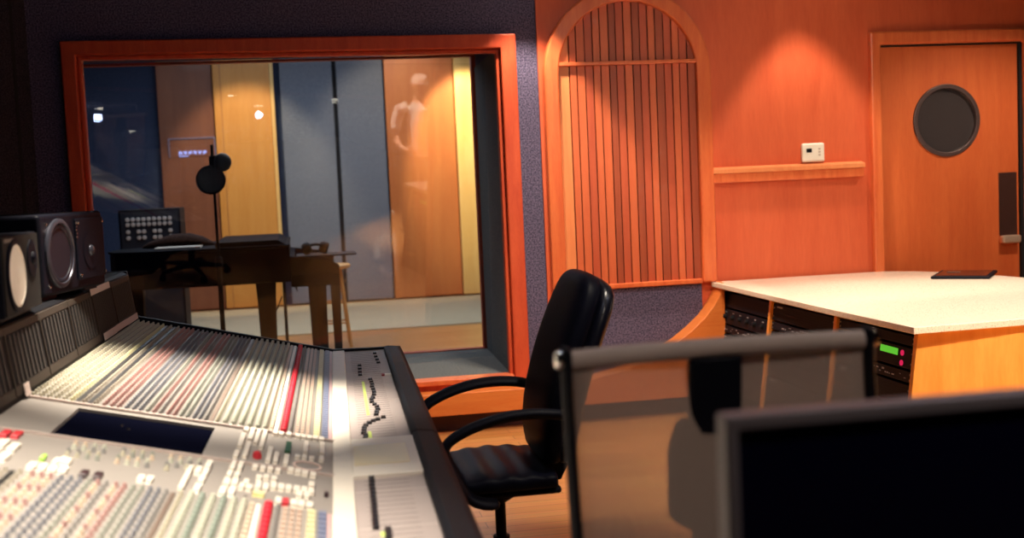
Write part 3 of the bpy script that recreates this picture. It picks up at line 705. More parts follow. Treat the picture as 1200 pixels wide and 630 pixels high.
for s_ in (-1, 1):
    P = [Vector((s_*(W_+.006), back_y(z), z)) for z in zs]+[Vector((s_*(W_+.006), back_y(1.15)+.002, 1.142))]
    P = [Vector((s_*(W_-.02), -.42, .475)), Vector((s_*(W_-.005), -.25, .462)), Vector((s_*W_, -.12, .475)), Vector((s_*(W_+.003), -.085, .51))]+P
    rb = MB().tube(P, .0125, 10, flat=(.75, 1.35)).build('side_rib', M['blacksatin'], mc, smooth=True)
    m = MB(); A = T(s_*(W_+.004), back_y(1.13)+.003, 1.130) @ RY(s_*PI/2)
    m.lathe([(.015, 0), (.0165, .003), (.0165, .014), (.013, .019), (0, .020)], 18, A)
    m.build('frame_tip', M['chrome'], rb, smooth=True, label='silver frame tip')
m = MB()
sec = [(1.112, .045, .075), (1.02, .045, .085), (.90, .045, .095), (.78, .044, .085), (.66, .042, .06), (.52, .036, .02), (.45, .04, -.06)]
m.loft([[Vector((sx*w_, y+dy, z)) for sx, dy in ((-1, -.012), (-.6, -.018), (.6, -.018), (1, -.012), (1, .008), (.6, .014), (-.6, .014), (-1, .008))] for z, w_, y in sec])
m.build('spine', M['black'], mc, smooth=True, bevel=.003)
rs = []
for i in range(9):
    t = i/8; y = -.42+.36*t; z = .475+.012*math.cos(t*PI*2)-.02*(1-t)**3
    rs.append([Vector((x*(W_-.012), y, z-.014*(1-x*x))) for x in xs_(9)])
o = MB().loft(rs, caps=False, closed=False).build('net_seat', netm, mc, smooth=True, angle=80); so = o.modifiers.new('thickness', 'SOLIDIFY'); so.thickness = .003
MB().prism([(-.078, .84), (-.044, .82), (-.044, 1.01), (-.060, 1.0), (-.076, .955)], 'y', .075, .115).build('lumbar_housing', M['rubber'], mc, bevel=.004)
MB().box(-.24, .24, -.27, -.19, .425, .455).build('seat_bracket', M['steel'], mc, bevel=.008)
b0 = MB().lathe([(.026, .05), (.026, .24), (.016, .242), (.016, .40), (.04, .41), (.045, .428)], 18, T(0, -.22, 0)).build('gas_column', M['steel'], mc, smooth=True)
for k in range(5):
    a = 2*PI*k/5+.2; cx, cy = 0, -.22
    MB().tube([Vector((cx, cy, .09)), Vector((cx+.15*math.cos(a), cy+.15*math.sin(a), .08)), Vector((cx+.27*math.cos(a), cy+.27*math.sin(a), .066))], [.024, .019, .014], 10).build('base_leg', M['steel'], mc, smooth=True)
    m = MB(); c = Vector((cx+.27*math.cos(a), cy+.27*math.sin(a), .027))
    m.lathe([(0, -.022), (.025, -.022), (.027, -.016), (.027, .016), (.025, .022), (0, .022)], 14, T(*c) @ RZ(a+.5) @ RX(PI/2)); m.tube([c, c+Vector((0, 0, .045))], .007, 8)
    m.build('caster', M['black'], mc, smooth=True)

# ================================================================ computer monitor in the near corner, on its desk
dk_ = thing('desk', 'plain dark desk carrying the computer monitor in the near right corner', 'desk', (.74, 1.13, 0))
MB().box(-.38, .75, -.28, .24, .70, .73).build('desk_top', M['black'], dk_, bevel=.004)
for x in (-.35, .72):
    for y in (-.25, .21): MB().box(x-.02, x+.02, y-.02, y+.02, 0, .70).build('leg', M['black'], dk_)
mo = thing('computer_monitor', 'large blurred computer monitor with dark screen and grey bezel in the near right corner', 'monitor', (.44, 1.226, .73))
MW, M0, M1 = .60, .078, .424
MB().strip([(0, M0), (0, M1), (MW, M1), (MW, M0)], [(.015, M0+.02), (.015, M1-.017), (MW-.015, M1-.017), (MW-.015, M0+.02)], 'y', -.012, .02, closed=True).build('bezel', plain('monitor_bezel_grey', lin(120, 112, 118), .4, .1), mo, bevel=.003)
MB().box(.013, MW-.013, -.006, .016, M0+.018, M1-.015).build('screen', plain('off_screen', lin(8, 9, 34), .12, spec=.5), mo)
MB().box(.04, MW-.04, .014, .045, M0+.03, M1-.03).build('back_housing', M['black'], mo, bevel=.012)
MB().box(MW/2-.03, MW/2+.03, .045, .065, .012, .28).build('stand_neck', M['black'], mo, bevel=.005)
MB().box(MW/2-.12, MW/2+.12, -.04, .14, 0, .012).build('stand_foot', M['black'], mo, bevel=.005)

# ================================================================ equipment desk with granite top
ds = thing('equipment_desk', 'wide orange wood equipment desk with pale speckled stone top and rack bays', 'desk', (2.40, 4.38, 0))
top = [(-.012, .0), (.80, .045), (1.36, .06), (1.50, .35), (1.53, .95), (1.50, 1.45), (1.38, 2.02), (1.24, 2.24), (1.06, 2.378), (-.012, 2.378), (-.016, 1.6), (-.02, .8)]
MB().prism(top, 'z', .731, .760).build('table_top', M['granite'], ds, bevel=.004)
dw = wood('desk_veneer', lin(222, 142, 60), lin(234, 160, 76), (5, 5, .8), .4, .15)
def fx(z): return .035+.13*(z-.73)                      # sloping rack front, foot nearer the room
MB().prism([(fx(0), .0), (fx(.731), .731), (1.34, .731), (1.34, .0)], 'y', .055, .085).build('end_panel', dw, ds, bevel=.003)
MB().prism([(fx(0), .0), (fx(.731), .731), (1.05, .731), (1.05, .0)], 'y', 2.335, 2.36).build('end_panel', dw, ds, bevel=.003)
MB().prism([(1.34, .085), (1.46, .5), (1.46, 1.4), (1.30, 2.0), (1.05, 2.335), (1.02, 2.335), (1.27, 1.99), (1.43, 1.4), (1.43, .5), (1.31, .085)], 'z', 0, .731).build('back_panel', dw, ds)
bays = [(.085, .795), (.825, 1.575), (1.605, 2.335)]
for y in (.81, 1.59):
    MB().prism([(fx(0)+.002, .0), (fx(.731)+.002, .731), (.55, .731), (.55, 0)], 'y', y-.015, y+.015).build('divider', dw, ds, bevel=.003)
MB().prism([(fx(0)+.03, 0), (fx(.09)+.03, .09), (.60, .09), (.60, 0)], 'y', .085, 2.335).build('plinth', M['black'], ds)
MB().box(.58, .60, .085, 2.335, .09, .731).build('rack_back', M['black'], ds)
MB().prism([(fx(.715)+.012, .715), (fx(.731)+.012, .731), (.58, .731), (.58, .715)], 'y', .085, 2.335).build('top_rail', M['black'], ds)
# rack units: each one lifts out
sl_a = math.atan(.13)
ru = [
 [(.71, .045, 'plain'), (.66, .090, 'display'), (.565, .050, 'text'), (.51, .09, 'vents'), (.415, .135, 'knobs'), (.275, .12, 'vents')],
 [(.71, .09, 'vents'), (.615, .045, 'text'), (.565, .135, 'knobs'), (.425, .09, 'plain'), (.33, .17, 'vents')],
 [(.71, .09, 'plain'), (.615, .09, 'knobs'), (.52, .045, 'text'), (.47, .135, 'vents'), (.33, .17, 'plain')]]
where = ['near bay', 'middle bay', 'far bay']; ordn = ['topmost', 'second', 'third', 'fourth', 'fifth', 'lowest']
look = {'plain': 'blank black rack unit', 'display': 'black rack unit with lit green display', 'text': 'slim black lettered rack unit', 'vents': 'vented black rack unit', 'knobs': 'black rack unit with knobs'}
whitemark = plain('white_marking', lin(150, 150, 156), .5)
facem = plain('rack_face', lin(12, 13, 24), .6, spec=.2)
bayname = ['near desk bay', 'middle desk bay', 'far desk bay']
for bi, (ya, yb) in enumerate(bays):
    for ui, (zt, h, kind) in enumerate(ru[bi]):
        zc = zt-h
        pos = ordn[ui] if ui < len(ru[bi])-1 else 'lowest'
        u = thing('rack_unit', look[kind]+', '+pos+' from the top in the '*(pos not in ('topmost','lowest'))+' in the '*(pos in ('topmost','lowest'))+bayname[bi], 'rack equipment', (2.40+fx(zc)+.014, 4.38+(ya+yb)/2, zc), 0, 'rack units in the stone-topped desk')
        u.rotation_euler = (0, sl_a, 0)
        w2 = (yb-ya)/2-.006; hh = h-.005
        MB().box(0, .008, -w2, w2, .0, hh).build('face_plate', facem, u, bevel=.0015)
        MB().prism([(.008, .004), (.34, .004), (.34, hh-.004), (.008, hh-.004)], 'y', -w2+.03, w2-.03).build('chassis', M['black'], u)
        m = MB()
        for y in (-w2+.015, w2-.015):
            for z in (hh*.25, hh*.75): m.lathe([(.005, 0), (.004, .003)], 8, T(0, y, z) @ RY(-PI/2))
        m.build('screw', M['steel'], u)
        if kind == 'display':
            MB().box(-.002, .002, -.215, -.065, .045, .073).build('display', emit('green_display', lin(110, 214, 60), .75), u, label='lit green display')
            for z in (.060, .018): MB().lathe([(.012, 0), (.012, .004), (.006, .007)], 14, T(0, -.255, z) @ RY(-PI/2)).build('lamp', emit('magenta_lamp', lin(235, 40, 90), .8), u, label='lit red lamp')
            m = MB()
            for y in (.05, .11, .17, .23): m.lathe([(.014, 0), (.012, .016), (.006, .017)], 14, T(0, y, .045) @ RY(-PI/2))
            m.build('knobs', M['rubber'], u)
        if kind == 'text':
            m = MB(); y = -w2+.05
            while y < w2-.08:
                l_ = random.uniform(.008, .03); zz = random.choice((.014, .026))
                if random.random() < .75: m.box(-.001, .001, y, y+l_, zz, zz+random.uniform(.003, .008))
                y += l_+random.uniform(.004, .014)
            m.build('markings', whitemark, u)
        if kind == 'vents':
            m = MB()
            for i in range(int(h/.012)-1): m.box(-.0008, .001, -w2+.06, w2-.06, .008+i*.012, .012+i*.012)
            m.build('vent_slots', M['gap'], u)
            MB().box(-.001, .001, w2-.12, w2-.05, hh-.018, hh-.010).build('markings', whitemark, u)
        if kind == 'knobs':
            for i in range(6):
                MB().lathe([(.014, 0), (.012, .016), (.005, .018)], 14, T(0, -w2+.08+i*(2*w2-.16)/5, hh/2) @ RY(-PI/2)).build('knob', M['rubber'], u, smooth=True)
            m = MB()
            for i in range(6):
                yy = -w2+.08+i*(2*w2-.16)/5; m.box(-.001, .001, yy-.012, yy+.012, hh/2+.022, hh/2+.027)
            m.build('markings', whitemark, u)
# tablet lying on the stone top
tb = thing('tablet', 'black tablet lying on the pale stone desk top', 'tablet', (3.69, 6.19, .760), math.radians(-38))
MB().box(-.155, .155, -.20, .20, 0, .016).build('body', M['black'], tb, bevel=.012, bseg=3)
MB().box(-.135, .135, -.17, .17, .015, .0175).build('screen', plain('tablet_screen', lin(26, 24, 28), .15), tb)
MB().box(-.10, -.03, .02, .08, .0172, .019).build('clip', M['steel'], tb, label='small silver clip')
# ================================================================ live room beyond the glass
FY = 14.9
wb = wood('dark_panel_wood', lin(122, 72, 50), lin(142, 88, 62), (4, 4, .4), .45, .1)
wa = wood('amber_panel_wood', lin(212, 142, 64), lin(226, 160, 80), (4, 4, .4), .45, .1)
wo = wood('orange_panel_wood', lin(192, 108, 56), lin(208, 126, 68), (4, 4, .4), .45, .1)
wy_ = wood('pale_panel_wood', lin(236, 184, 104), lin(246, 202, 128), (4, 4, .4), .45, .1)
def wall_panel(x0, x1, d, mat, label, cat='wall panel', name='acoustic_wall_panel', z0=.02, z1=3.2):
    r = thing(name, label, cat, ((x0+x1)/2, FY, 0)); w2 = (x1-x0)/2
    MB().box(-w2, w2, -d, 0, z0, z1).build('panel', mat, r, bevel=.006)
    MB().box(-w2+.04, w2-.04, -.02, 0, 0, z0).build('plinth', M['gap'], r)
    return r
wall_panel(-1.57, -.93, .10, wb, 'brown wood wall panel in the live room, left of the amber panel')
p = wall_panel(-.915, -.25, .16, wa, 'amber wood wall panel in the live room behind the microphone')
MB().box(.335, .375, -.175, -.0, .02, 3.2).build('edge_strip', wy_, p, label='pale edge strip')
MB().box(-.25, -.244, -.164, -.1, .02, 3.2).build('joint', wb, p)
wall_panel(-.13, .495, .10, M['livefab'], 'grey fabric wall panel in the live room, left of the dark joint', 'fabric panel')
wall_panel(.545, 1.105, .10, M['livefab'], 'grey fabric wall panel in the live room, beside the orange panel', 'fabric panel')
struct(MB().box(.495, .545, FY-.06, FY, 0, 3.2).build('trim_3', M['gap']))
wall_panel(1.125, 1.965, .14, wo, 'orange wood wall panel in the live room, left of the bright pale panel')
wall_panel(1.975, 2.30, .20, wy_, 'brightly lit pale yellow wood panel at the right of the live room')
rg = MB().box(-1.75, 2.6, 11.75, 14.6, 0, .012).build('rug', fabric('cream_rug', lin(186, 168, 136), lin(204, 186, 154), 60., .9, .2)); tag(rg, 'large cream rug on the live room floor behind the piano', 'rug')

# ---- grand piano
pn = thing('grand_piano', 'black grand piano in the live room beyond the window', 'piano', (-.5, 9.3, 0))
pl = [(-.86, -.28), (-.80, -.45), (-.60, -.55), (-.2, -.57), (.42, -.57), (.42, .82), (-.05, .82), (-.35, .62), (-.55, .34), (-.72, .16), (-.84, .02)]
MB().prism(pl, 'z', .755, 1.005).build('case', M['blackgloss'], pn, bevel=.008)
MB().prism([(x*1.012, y*1.012) for x, y in pl], 'z', 1.008, 1.026).build('lid', M['blackgloss'], pn, bevel=.004)
MB().prism([(-.10, .0), (.34, .0), (.415, -.045), (.415, -.075), (-.10, -.03)], 'y', -.52, .78).build('folded_lid_front', M['blackgloss'], pn).location.z = 1.06
MB().box(.42, .77, -.56, .81, .715, .80).build('key_bed', M['blackgloss'], pn, bevel=.006)
for y in (-.57, .76): MB().prism([(.42, .80), (.77, .80), (.77, .86), (.70, .90), (.42, .94)], 'y', y, y+.055).build('key_cheek', M['blackgloss'], pn, bevel=.006)
MB().box(.45, .74, -.51, .755, .80, .818).build('keys', M['white'], pn)
MB().prism([(.42, .80), (.47, .80), (.455, .93), (.42, .94)], 'y', -.51, .76).build('fallboard', M['blackgloss'], pn)
MB().box(.47, .90, -.575, -.24, .925, .937).build('side_shelf', M['black'], pn, bevel=.003)
def leg(x, y, w_=.055, h=.755):
    m = MB(); m.loft([[Vector((x+sx*w_*k, y+sy*w_*k, z)) for sx, sy in ((-1, -1), (1, -1), (1, 1), (-1, 1))] for z, k in ((h, 1.1), (h-.12, 1.0), (.12, .8), (.06, .85))])
    m.lathe([(0, 0), (.03, .0), (.03, .06), (0, .06)], 12, T(x, y, 0)); return m
for x, y, w_ in ((.735, -.50, .033), (.635, -.50, .033), (.24, -.48, .065), (.60, .72, .055), (-.70, -.30, .06)): leg(x, y, w_, .73 if x > .45 else .757).build('leg', M['blackgloss'], pn, bevel=.004)
MB().prism([(.14, .757), (.46, .757), (.46, .62), (.42, .70), (.34, .735)], 'y', .1, .16).build('leg_bracket', M['blackgloss'], pn)
ly = MB()
for y in (.02, .12): ly.tube([(.36, y, .757), (.36, y, .10)], .012, 8)
ly.box(.33, .39, -.03, .17, .07, .11); ly.tube([(.34, .07, .60), (.12, .07, .12)], .006, 6); ly.build('pedal_lyre', M['black'], pn)
# things lying on the piano
hp = thing('headphones', 'black headphones lying on the keyboard end of the piano', 'headphones', (.11, 8.90, .938))
MB().tube([Vector((.07*math.cos(PI*i/12), .01*math.sin(PI*i/12), .028+.042*math.sin(PI*i/12))) for i in range(13)], .016, 8, flat=(1.6, .7)).build('headband', M['rubber'], hp, smooth=True)
for s_ in (-1, 1):
    MB().lathe([(0, -.034), (.034, -.034), (.044, -.015), (.044, .018), (.034, .03), (0, .03)], 16, T(s_*.062, 0, .044) @ RY(PI/2+s_*.35)).build('ear_cup', M['rubber'], hp, smooth=True)
bookm = plain('paper', lin(214, 206, 196), .8)
bk = thing('sheet_music', 'white sheet music lying on the closed piano lid', 'sheet music', (-.86, 8.98, 1.027))
MB().box(-.17, .15, -.12, .12, 0, .012).build('pages', bookm, bk)
bg = thing('cloth_bag', 'dark brown cloth bundle lying behind the white sheets on the piano', 'bag', (-.90, 9.31, 1.027))
m = MB(); m.loft([[Vector((x, .12*math.cos(2*PI*k/14)*s_, max(0, h*(.42+.58*math.sin(2*PI*k/14))))) for k in range(14)] for x, s_, h in ((-.26, .2, .02), (-.20, .7, .05), (-.05, 1., .095), (.08, 1., .10), (.18, .8, .07), (.26, .3, .02))])
m.build('bundle', fabric('brown_cloth', lin(58, 40, 36), lin(78, 56, 48), 60.), bg, smooth=True)

# ---- microphone on its stand
ms = thing('microphone_stand', 'tall thin black microphone stand in front of the piano', 'microphone stand', (-.545, 8.25, 0))
MB().lathe([(0, 0), (.15, 0), (.15, .012), (.05, .03), (.02, .05), (0, .05)], 28).build('base', M['black'], ms, smooth=True)
MB().tube([(0, 0, .03), (0, 0, .95)], .017, 10).build('lower_tube', M['black'], ms, smooth=True)
MB().tube([(0, 0, .90), (0, 0, 1.74)], .010, 10).build('upper_tube', M['black'], ms, smooth=True)
MB().lathe([(.022, .92), (.026, .93), (.026, .98), (.018, .99)], 14).build('clutch', M['black'], ms, smooth=True)
MB().tube([(-.005, -.02, 1.60), (.05, -.03, 1.61)], .012, 8).build('clip', M['steel'], ms)
mi = thing('microphone', 'black studio microphone held at the top of the stand', 'microphone', (.045, 8.215, 1.625))
MB().lathe([(0, -.09), (.028, -.088), (.03, -.02), (.03, .005), (.036, .01)], 20, RX(.15)@RX(PI/2)@T(0, 0, -.05)).build('body', M['black'], mi, smooth=True)
mi.location = (-.475, 8.215, 1.612)
MB().ell((0, -.045, .006), (.058, .05, .062), 20).build('grille', plain('microphone_grille', lin(34, 34, 42), .5, .4), mi, smooth=True)
MB().box(-.09, -.02, -.02, .03, -.02, .055).build('shock_mount', M['black'], mi, bevel=.012)
pf = thing('pop_filter', 'round dark pop filter below the microphone on the stand', 'pop filter', (-.560, 8.19, 1.505))
MB().lathe([(.092, -.006), (.098, 0), (.092, .006), (.084, .004), (.084, -.004)], 30, RX(PI/2)).build('ring', M['black'], pf, smooth=True)
MB().lathe([(0, -.001), (.086, -.001), (.086, .001), (0, .001)], 30, RX(PI/2)).build('screen', mesh_fabric('dark_gauze', lin(44, 36, 44), .1), pf)
MB().tube([(.0, .012, .09), (.012, .04, .12), (.014, .045, .10)], .005, 8).build('gooseneck', M['black'], pf)

# ---- stool
st = thing('bar_stool', 'pale wooden stool standing beside the keyboard end of the piano', 'stool', (.262, 10.75, 0))
MB().lathe([(0, .70), (.155, .70), (.168, .708), (.168, .728), (.155, .738), (0, .742)], 28).build('seat', wood('pale_stool_wood', lin(218, 158, 92), lin(230, 176, 110), (8, 8, 1), .4, .1), st, smooth=True)
stw = bpy.data.materials['pale_stool_wood']
for k in range(4):
    a = PI/4+PI/2*k
    MB().tube([(.10*math.cos(a), .10*math.sin(a), .705), (.19*math.cos(a), .19*math.sin(a), 0)], [.018, .015], 10).build('leg', stw, st, smooth=True)
for z, r in ((.22, .162), (.40, .139)):
    for k in range(4):
        a = PI/4+PI/2*k; b_ = a+PI/2
        MB().tube([(r*math.cos(a), r*math.sin(a), z+.03*(k % 2)), (r*math.cos(b_), r*math.sin(b_), z+.03*(k % 2))], .009, 8).build('rung', stw, st, smooth=True)

# ---- rack with pale knobs behind the piano: a reflection built as a solid object
rk = thing('rack_reflection', 'dark rack with pale knobs behind the piano, built in place of a reflection', 'reflection stand-in', (-1.325, 11.2, 0))
MB().box(-.27, .27, 0, .45, .02, 1.30).build('cabinet', M['black'], rk, bevel=.008)
MB().box(-.25, .25, -.008, 0, .10, 1.28).build('face', plain('rack_reflection_navy_face', lin(34, 40, 54), .5), rk)
kn = plain('reflected_pale_knob', lin(214, 206, 202), .5)
f0 = None
for j, z in enumerate((1.21, 1.165, 1.10, 1.045)):
    for i in range(9):
        if j >= 2 and i % 3 == 1: continue
        if f0 is None:
            f0 = MB().lathe([(.019, 0), (.017, .02), (.008, .022)], 12, RX(PI/2)).build('knob', kn, rk, smooth=True, loc=(-.19+i*.046, -.008, z))
        else: copy_part(f0, rk, (-.19+i*.046, -.008, z))
for x in (-.24, .24): MB().box(x-.025, x+.025, .03, .42, 0, .02).build('reflection_foot', M['rubber'], rk)

# ---- computer screen's reflection built as a framed board with glowing blue letters
sg = thing('screen_reflection_board', 'thin framed panel with glowing blue letters standing in for a reflected computer screen', 'display', (-1.205, FY-.105, 0))
MB().strip([(-.27, 1.86), (-.27, 2.085), (.275, 2.085), (.275, 1.86)], [(-.258, 1.86), (-.258, 2.073), (.263, 2.073), (.263, 1.86)], 'y', -.02, 0).build('frame', plain('reflected_pale_frame', lin(170, 160, 190), .3, .5), sg)
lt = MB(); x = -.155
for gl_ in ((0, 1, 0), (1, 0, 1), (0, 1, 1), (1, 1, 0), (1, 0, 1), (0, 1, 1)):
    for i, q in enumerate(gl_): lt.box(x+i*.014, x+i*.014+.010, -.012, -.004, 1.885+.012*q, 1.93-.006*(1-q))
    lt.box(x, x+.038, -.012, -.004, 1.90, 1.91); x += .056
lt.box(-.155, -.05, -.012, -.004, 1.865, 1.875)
lt.build('reflected_letters', emit('reflected_blue_glow', (.42, .47, 1, 1), 1.6), sg)
MB().box(-.256, .261, -.004, -.002, 1.862, 2.071).build('reflection_board', wb, sg)

# ================================================================ person standing by the desk (seen only in the window's reflection)
skin = plain('skin', lin(206, 150, 122), .5); shirtm = fabric('white_shirt', lin(226, 222, 216), lin(240, 236, 230), 90., .8, .15)
trm = fabric('dark_trousers', lin(38, 40, 52), lin(50, 52, 64), 90., .9, .15); hairm = plain('light_cap', lin(226, 220, 210), .8)
pe = thing('person', 'person in a white shirt and dark trousers standing by the desk end', 'person', (3.19, 3.32, 0), math.radians(14))
S = 1.60/1.75
def pj(x, y, z): return Vector((x*S, y*S, z*S))
m = MB()
def limb(pts, rs, fl=None): m.tube([pj(*p) for p in pts], [r*S for r in rs], 14, flat=fl)
limb([(0, 0, .90), (0, .005, 1.0), (0, .01, 1.12), (0, .005, 1.26), (0, 0, 1.38), (0, -.005, 1.44), (0, 0, 1.50)], [.13, .125, .125, .135, .13, .08, .055], (1.25, .82))
limb([(0, 0, 1.44), (0, .015, 1.54)], [.058, .055])
m.ell(pj(0, .03, 1.635), (.075*S, .095*S, .115*S), 20)
m.ell(pj(0, .05, 1.57), (.055*S, .065*S, .05*S), 14)
m.ell(pj(0, .128, 1.625), (.014*S, .02*S, .026*S), 10)
for s_ in (-1, 1):
    m.ell(pj(s_*.076, .02, 1.63), (.012*S, .022*S, .034*S), 10)
    limb([(s_*.16, 0, 1.40), (s_*.215, -.005, 1.37), (s_*.245, -.01, 1.24), (s_*.262, 0, 1.10)], [.055, .058, .05, .042])
    limb([(s_*.262, 0, 1.11), (s_*.25, .09, .99), (s_*.20, .20, .96)], [.042, .038, .028])
    limb([(s_*.20, .195, .96), (s_*.165, .25, .958)], [.027, .03], (1.2, .7))
    for k in range(4):
        z = .985-.018*k; e = (.075, .085, .08, .065)[k]
        limb([(s_*.165, .25, z), (s_*(.165-.028), .25+e*.6, z-.006), (s_*(.165-.055), .25+e*.75, z-.018)], [.0105, .0095, .008])
    limb([(s_*.19, .215, .985), (s_*.165, .255, 1.015), (s_*.145, .28, 1.01)], [.012, .011, .009])
    limb([(s_*.09, 0, .92), (s_*.10, .01, .70), (s_*.105, .02, .50), (s_*.108, .0, .32), (s_*.11, -.01, .09)], [.095, .082, .06, .056, .038])
    limb([(s_*.11, -.03, .05), (s_*.115, .08, .04), (s_*.12, .17, .03)], [.042, .042, .03], (1.0, .75))
bo = m.build('body', skin, pe, smooth=True)
rm = bo.modifiers.new('continuous skin', 'REMESH'); rm.mode = 'VOXEL'; rm.voxel_size = .007; rm.use_smooth_shade = True
m = MB()
limb([(0, 0, .88), (0, .005, 1.0), (0, .01, 1.12), (0, .005, 1.26), (0, 0, 1.38), (0, -.005, 1.445)], [.15, .143, .143, .15, .143, .085], (1.25, .85))
for s_ in (-1, 1): limb([(s_*.13, 0, 1.405), (s_*.215, -.005, 1.375), (s_*.247, -.01, 1.24), (s_*.258, 0, 1.15)], [.062, .068, .062, .06])
so_ = m.build('shirt', shirtm, pe, smooth=True); rm = so_.modifiers.new('one cloth', 'REMESH'); rm.mode = 'VOXEL'; rm.voxel_size = .009; rm.use_smooth_shade = True
m = MB()
limb([(0, 0, .97), (0, 0, .86)], [.145, .14], (1.2, .85))
for s_ in (-1, 1): limb([(s_*.085, 0, .93), (s_*.10, .01, .70), (s_*.105, .02, .50), (s_*.108, .0, .32), (s_*.11, -.01, .07)], [.108, .096, .075, .07, .06])
so_ = m.build('trousers', trm, pe, smooth=True); rm = so_.modifiers.new('one cloth', 'REMESH'); rm.mode = 'VOXEL'; rm.voxel_size = .009; rm.use_smooth_shade = True
for s_ in (-1, 1):
    m = MB(); limb([(s_*.11, -.06, .045), (s_*.113, .04, .05), (s_*.118, .14, .036), (s_*.12, .19, .03)], [.04, .05, .045, .028], (1.0, .8)); m.box(s_*.115*S-.045, s_*.115*S+.045, -.09, .19, 0, .018); m.build('shoe', M['black'], pe, smooth=True)
m = MB(); m.lathe([(.088*S, 0), (.09*S, .03*S), (.078*S, .075*S), (.045*S, .10*S), (0, .108*S)], 22, T(0, .02*S, 1.655*S)); m.prism([(-.075*S, .08*S), (.075*S, .08*S), (.055*S, .17*S), (0, .19*S), (-.055*S, .17*S)], 'z', 1.66*S, 1.672*S)
m.build('cap', hairm, pe, smooth=True)
m = MB()
for s_ in (-1, 1): m.ell(pj(s_*.032, .113, 1.645), (.010*S, .006*S, .006*S), 8)
m.build('eyes', M['black'], pe); m = MB(); m.tube([pj(-.024, .112, 1.575), pj(0, .118, 1.573), pj(.024, .112, 1.575)], .005*S, 8); m.build('mouth', plain('lips', lin(160, 84, 76), .5), pe)

# ================================================================ lamps
bulb = emit('lamp_lens', (1, .86, .66, 1), 26.)
dl_n = 0
def lamp_thing(loc, label):
    t = thing('ceiling_downlight', label, 'ceiling lamp', loc, 0, 'ceiling downlights of the control room')
    MB().strip([(.075*math.cos(2*PI*i/24), .075*math.sin(2*PI*i/24)) for i in range(24)], [(.056*math.cos(2*PI*i/24), .056*math.sin(2*PI*i/24)) for i in range(24)], 'z', -.012, 0, closed=True).build('trim_ring', M['black'], t, bevel=.003)
    MB().lathe([(0, -.016), (.03, -.013), (.054, -.004), (.054, -.001), (0, -.001)], 20).build('lens', bulb, t, smooth=True)
    return t
def spot(loc, target, power, cone, blend=.35, col=(1, .80, .56), r=.05):
    L = bpy.data.lights.new('lamp_light', 'SPOT'); L.energy = power; L.spot_size = math.radians(cone); L.spot_blend = blend; L.color = col; L.shadow_soft_size = r
    o = bpy.data.objects.new('lamp_light', L); COL.objects.link(o); o.location = loc
    o.rotation_euler = (Vector(target)-Vector(loc)).to_track_quat('-Z', 'Y').to_euler(); return o
def area(loc, rot, sx, sy, power, col):
    L = bpy.data.lights.new('soft_light', 'AREA'); L.shape = 'RECTANGLE'; L.size = sx; L.size_y = sy; L.energy = power; L.color = col
    o = bpy.data.objects.new('soft_light', L); COL.objects.link(o); o.location = loc; o.rotation_euler = rot; return o
W1 = (1, .82, .61)
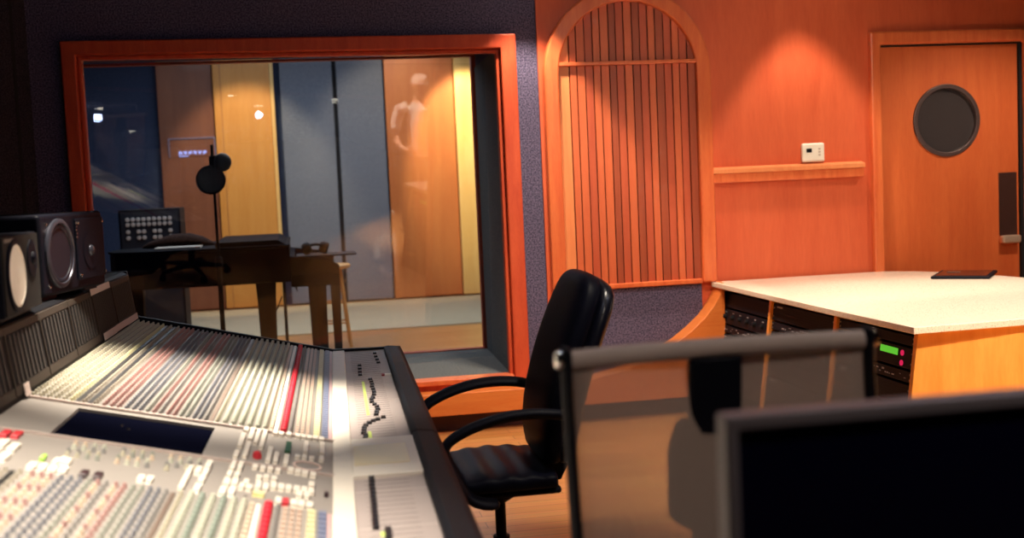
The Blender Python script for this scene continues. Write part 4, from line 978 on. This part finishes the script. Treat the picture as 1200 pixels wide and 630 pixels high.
SP = [
 ('above the middle of the console', (-.36, 3.75), (-.38, 3.66, .8), 1050, 42, 1., (1, .90, .74)),
 ('above the near end of the console', (-.40, 2.1), (-.56, 2.05, .8), 560, 64, 1., (1, .90, .74)),
 ('by the window and the arched panel', (1.30, 6.42), (1.30, 6.42, 0), 170, 66, .15, W1),
 ('in front of the thermostat', (2.98, 6.42), (2.98, 6.42, 0), 90, 66, .35, W1),
 ('in front of the door', (4.35, 5.6), (4.1, 6.4, .6), 120, 90, .7, W1),
 ('above the stone-topped desk', (3.0, 5.1), (3.0, 5.1, 0), 220, 76, .5, (1, .86, .70)),
 ('above the near end of the stone-topped desk', (2.75, 2.9), (2.95, 4.3, .3), 560, 62, .5, W1),
 ('over the open floor', (1.55, 5.0), (1.70, 6.2, .3), 180, 80, .6, W1),
 ('over the foreground chair', (.42, 2.26), (-.72, 3.22, 1.22), 80, 26, .9, W1),
 ('added as fill above the near right corner', (1.25, .70), (.62, 1.9, 1.0), 60, 80, .8, (1, .86, .74)),  # added fill lamp for the foreground, no fixture known there
 ('added beside the black chair for its highlight', (1.45, 3.2), (.75, 3.75, .9), 110, 34, .8, (1, .88, .72)),  # added lamp, only there for the highlight on the chair back
 ('behind the foreground chair', (2.0, 2.6), (2.8, 6.8, .9), 240, 56, .8, W1),
 ('between the two chairs', (2.66, 3.11), (3.15, 3.4, 1.1), 1700, 46, .6, (1, .9, .76)),
 ('over the window end of the console', (.60, 4.82), (1.0, 6.5, .2), 110, 40, .7, W1),
]
for nm, loc, tg, pw, cone, bl, col in SP:
    lamp_thing((loc[0], loc[1], CZ), 'round ceiling downlight '+nm)
    spot((loc[0], loc[1], CZ-.03), tg, pw, cone, bl, col)
def cool_fill(loc, power, col, r=.04):
    L = bpy.data.lights.new('soft_light', 'POINT'); L.energy = power; L.color = col; L.shadow_soft_size = r
    o = bpy.data.objects.new('soft_light', L); COL.objects.link(o); o.location = loc
cool_fill((2.00, 2.60, 2.70), 8, (.58, .66, 1.0))  # added cool fill that lifts the dark tones, no bulb of its own
cool_fill((.40, 2.26, 2.70), 8, (.58, .66, 1.0))
# live room lamps
spot((-.55, 13.3, 3.4), (-.55, 14.9, 1.2), 190, 60, .5, (1, .74, .42))
spot((2.1, 13.6, 3.4), (2.1, 14.9, 1.8), 480, 46, .5, (1, .82, .50))
spot((1.2, 13.0, 3.4), (1.4, 14.9, 1.6), 130, 70, .5, (1, .74, .46))
area((.3, 11.6, 3.4), (0, 0, 0), 4, 4, 150, (.78, .87, 1.0))
area((.6, 9.0, 3.4), (0, 0, 0), 2, 1, 22, (1, .86, .7))

w = bpy.data.worlds.new('world'); scene.world = w; w.use_nodes = True
bg_ = w.node_tree.nodes['Background']; bg_.inputs[0].default_value = (.05, .06, .12, 1); bg_.inputs[1].default_value = .3
vs = scene.view_settings; vs.view_transform = 'Standard'; vs.look = 'None'; vs.gamma = 1; vs.use_curve_mapping = False; vs.exposure = 0
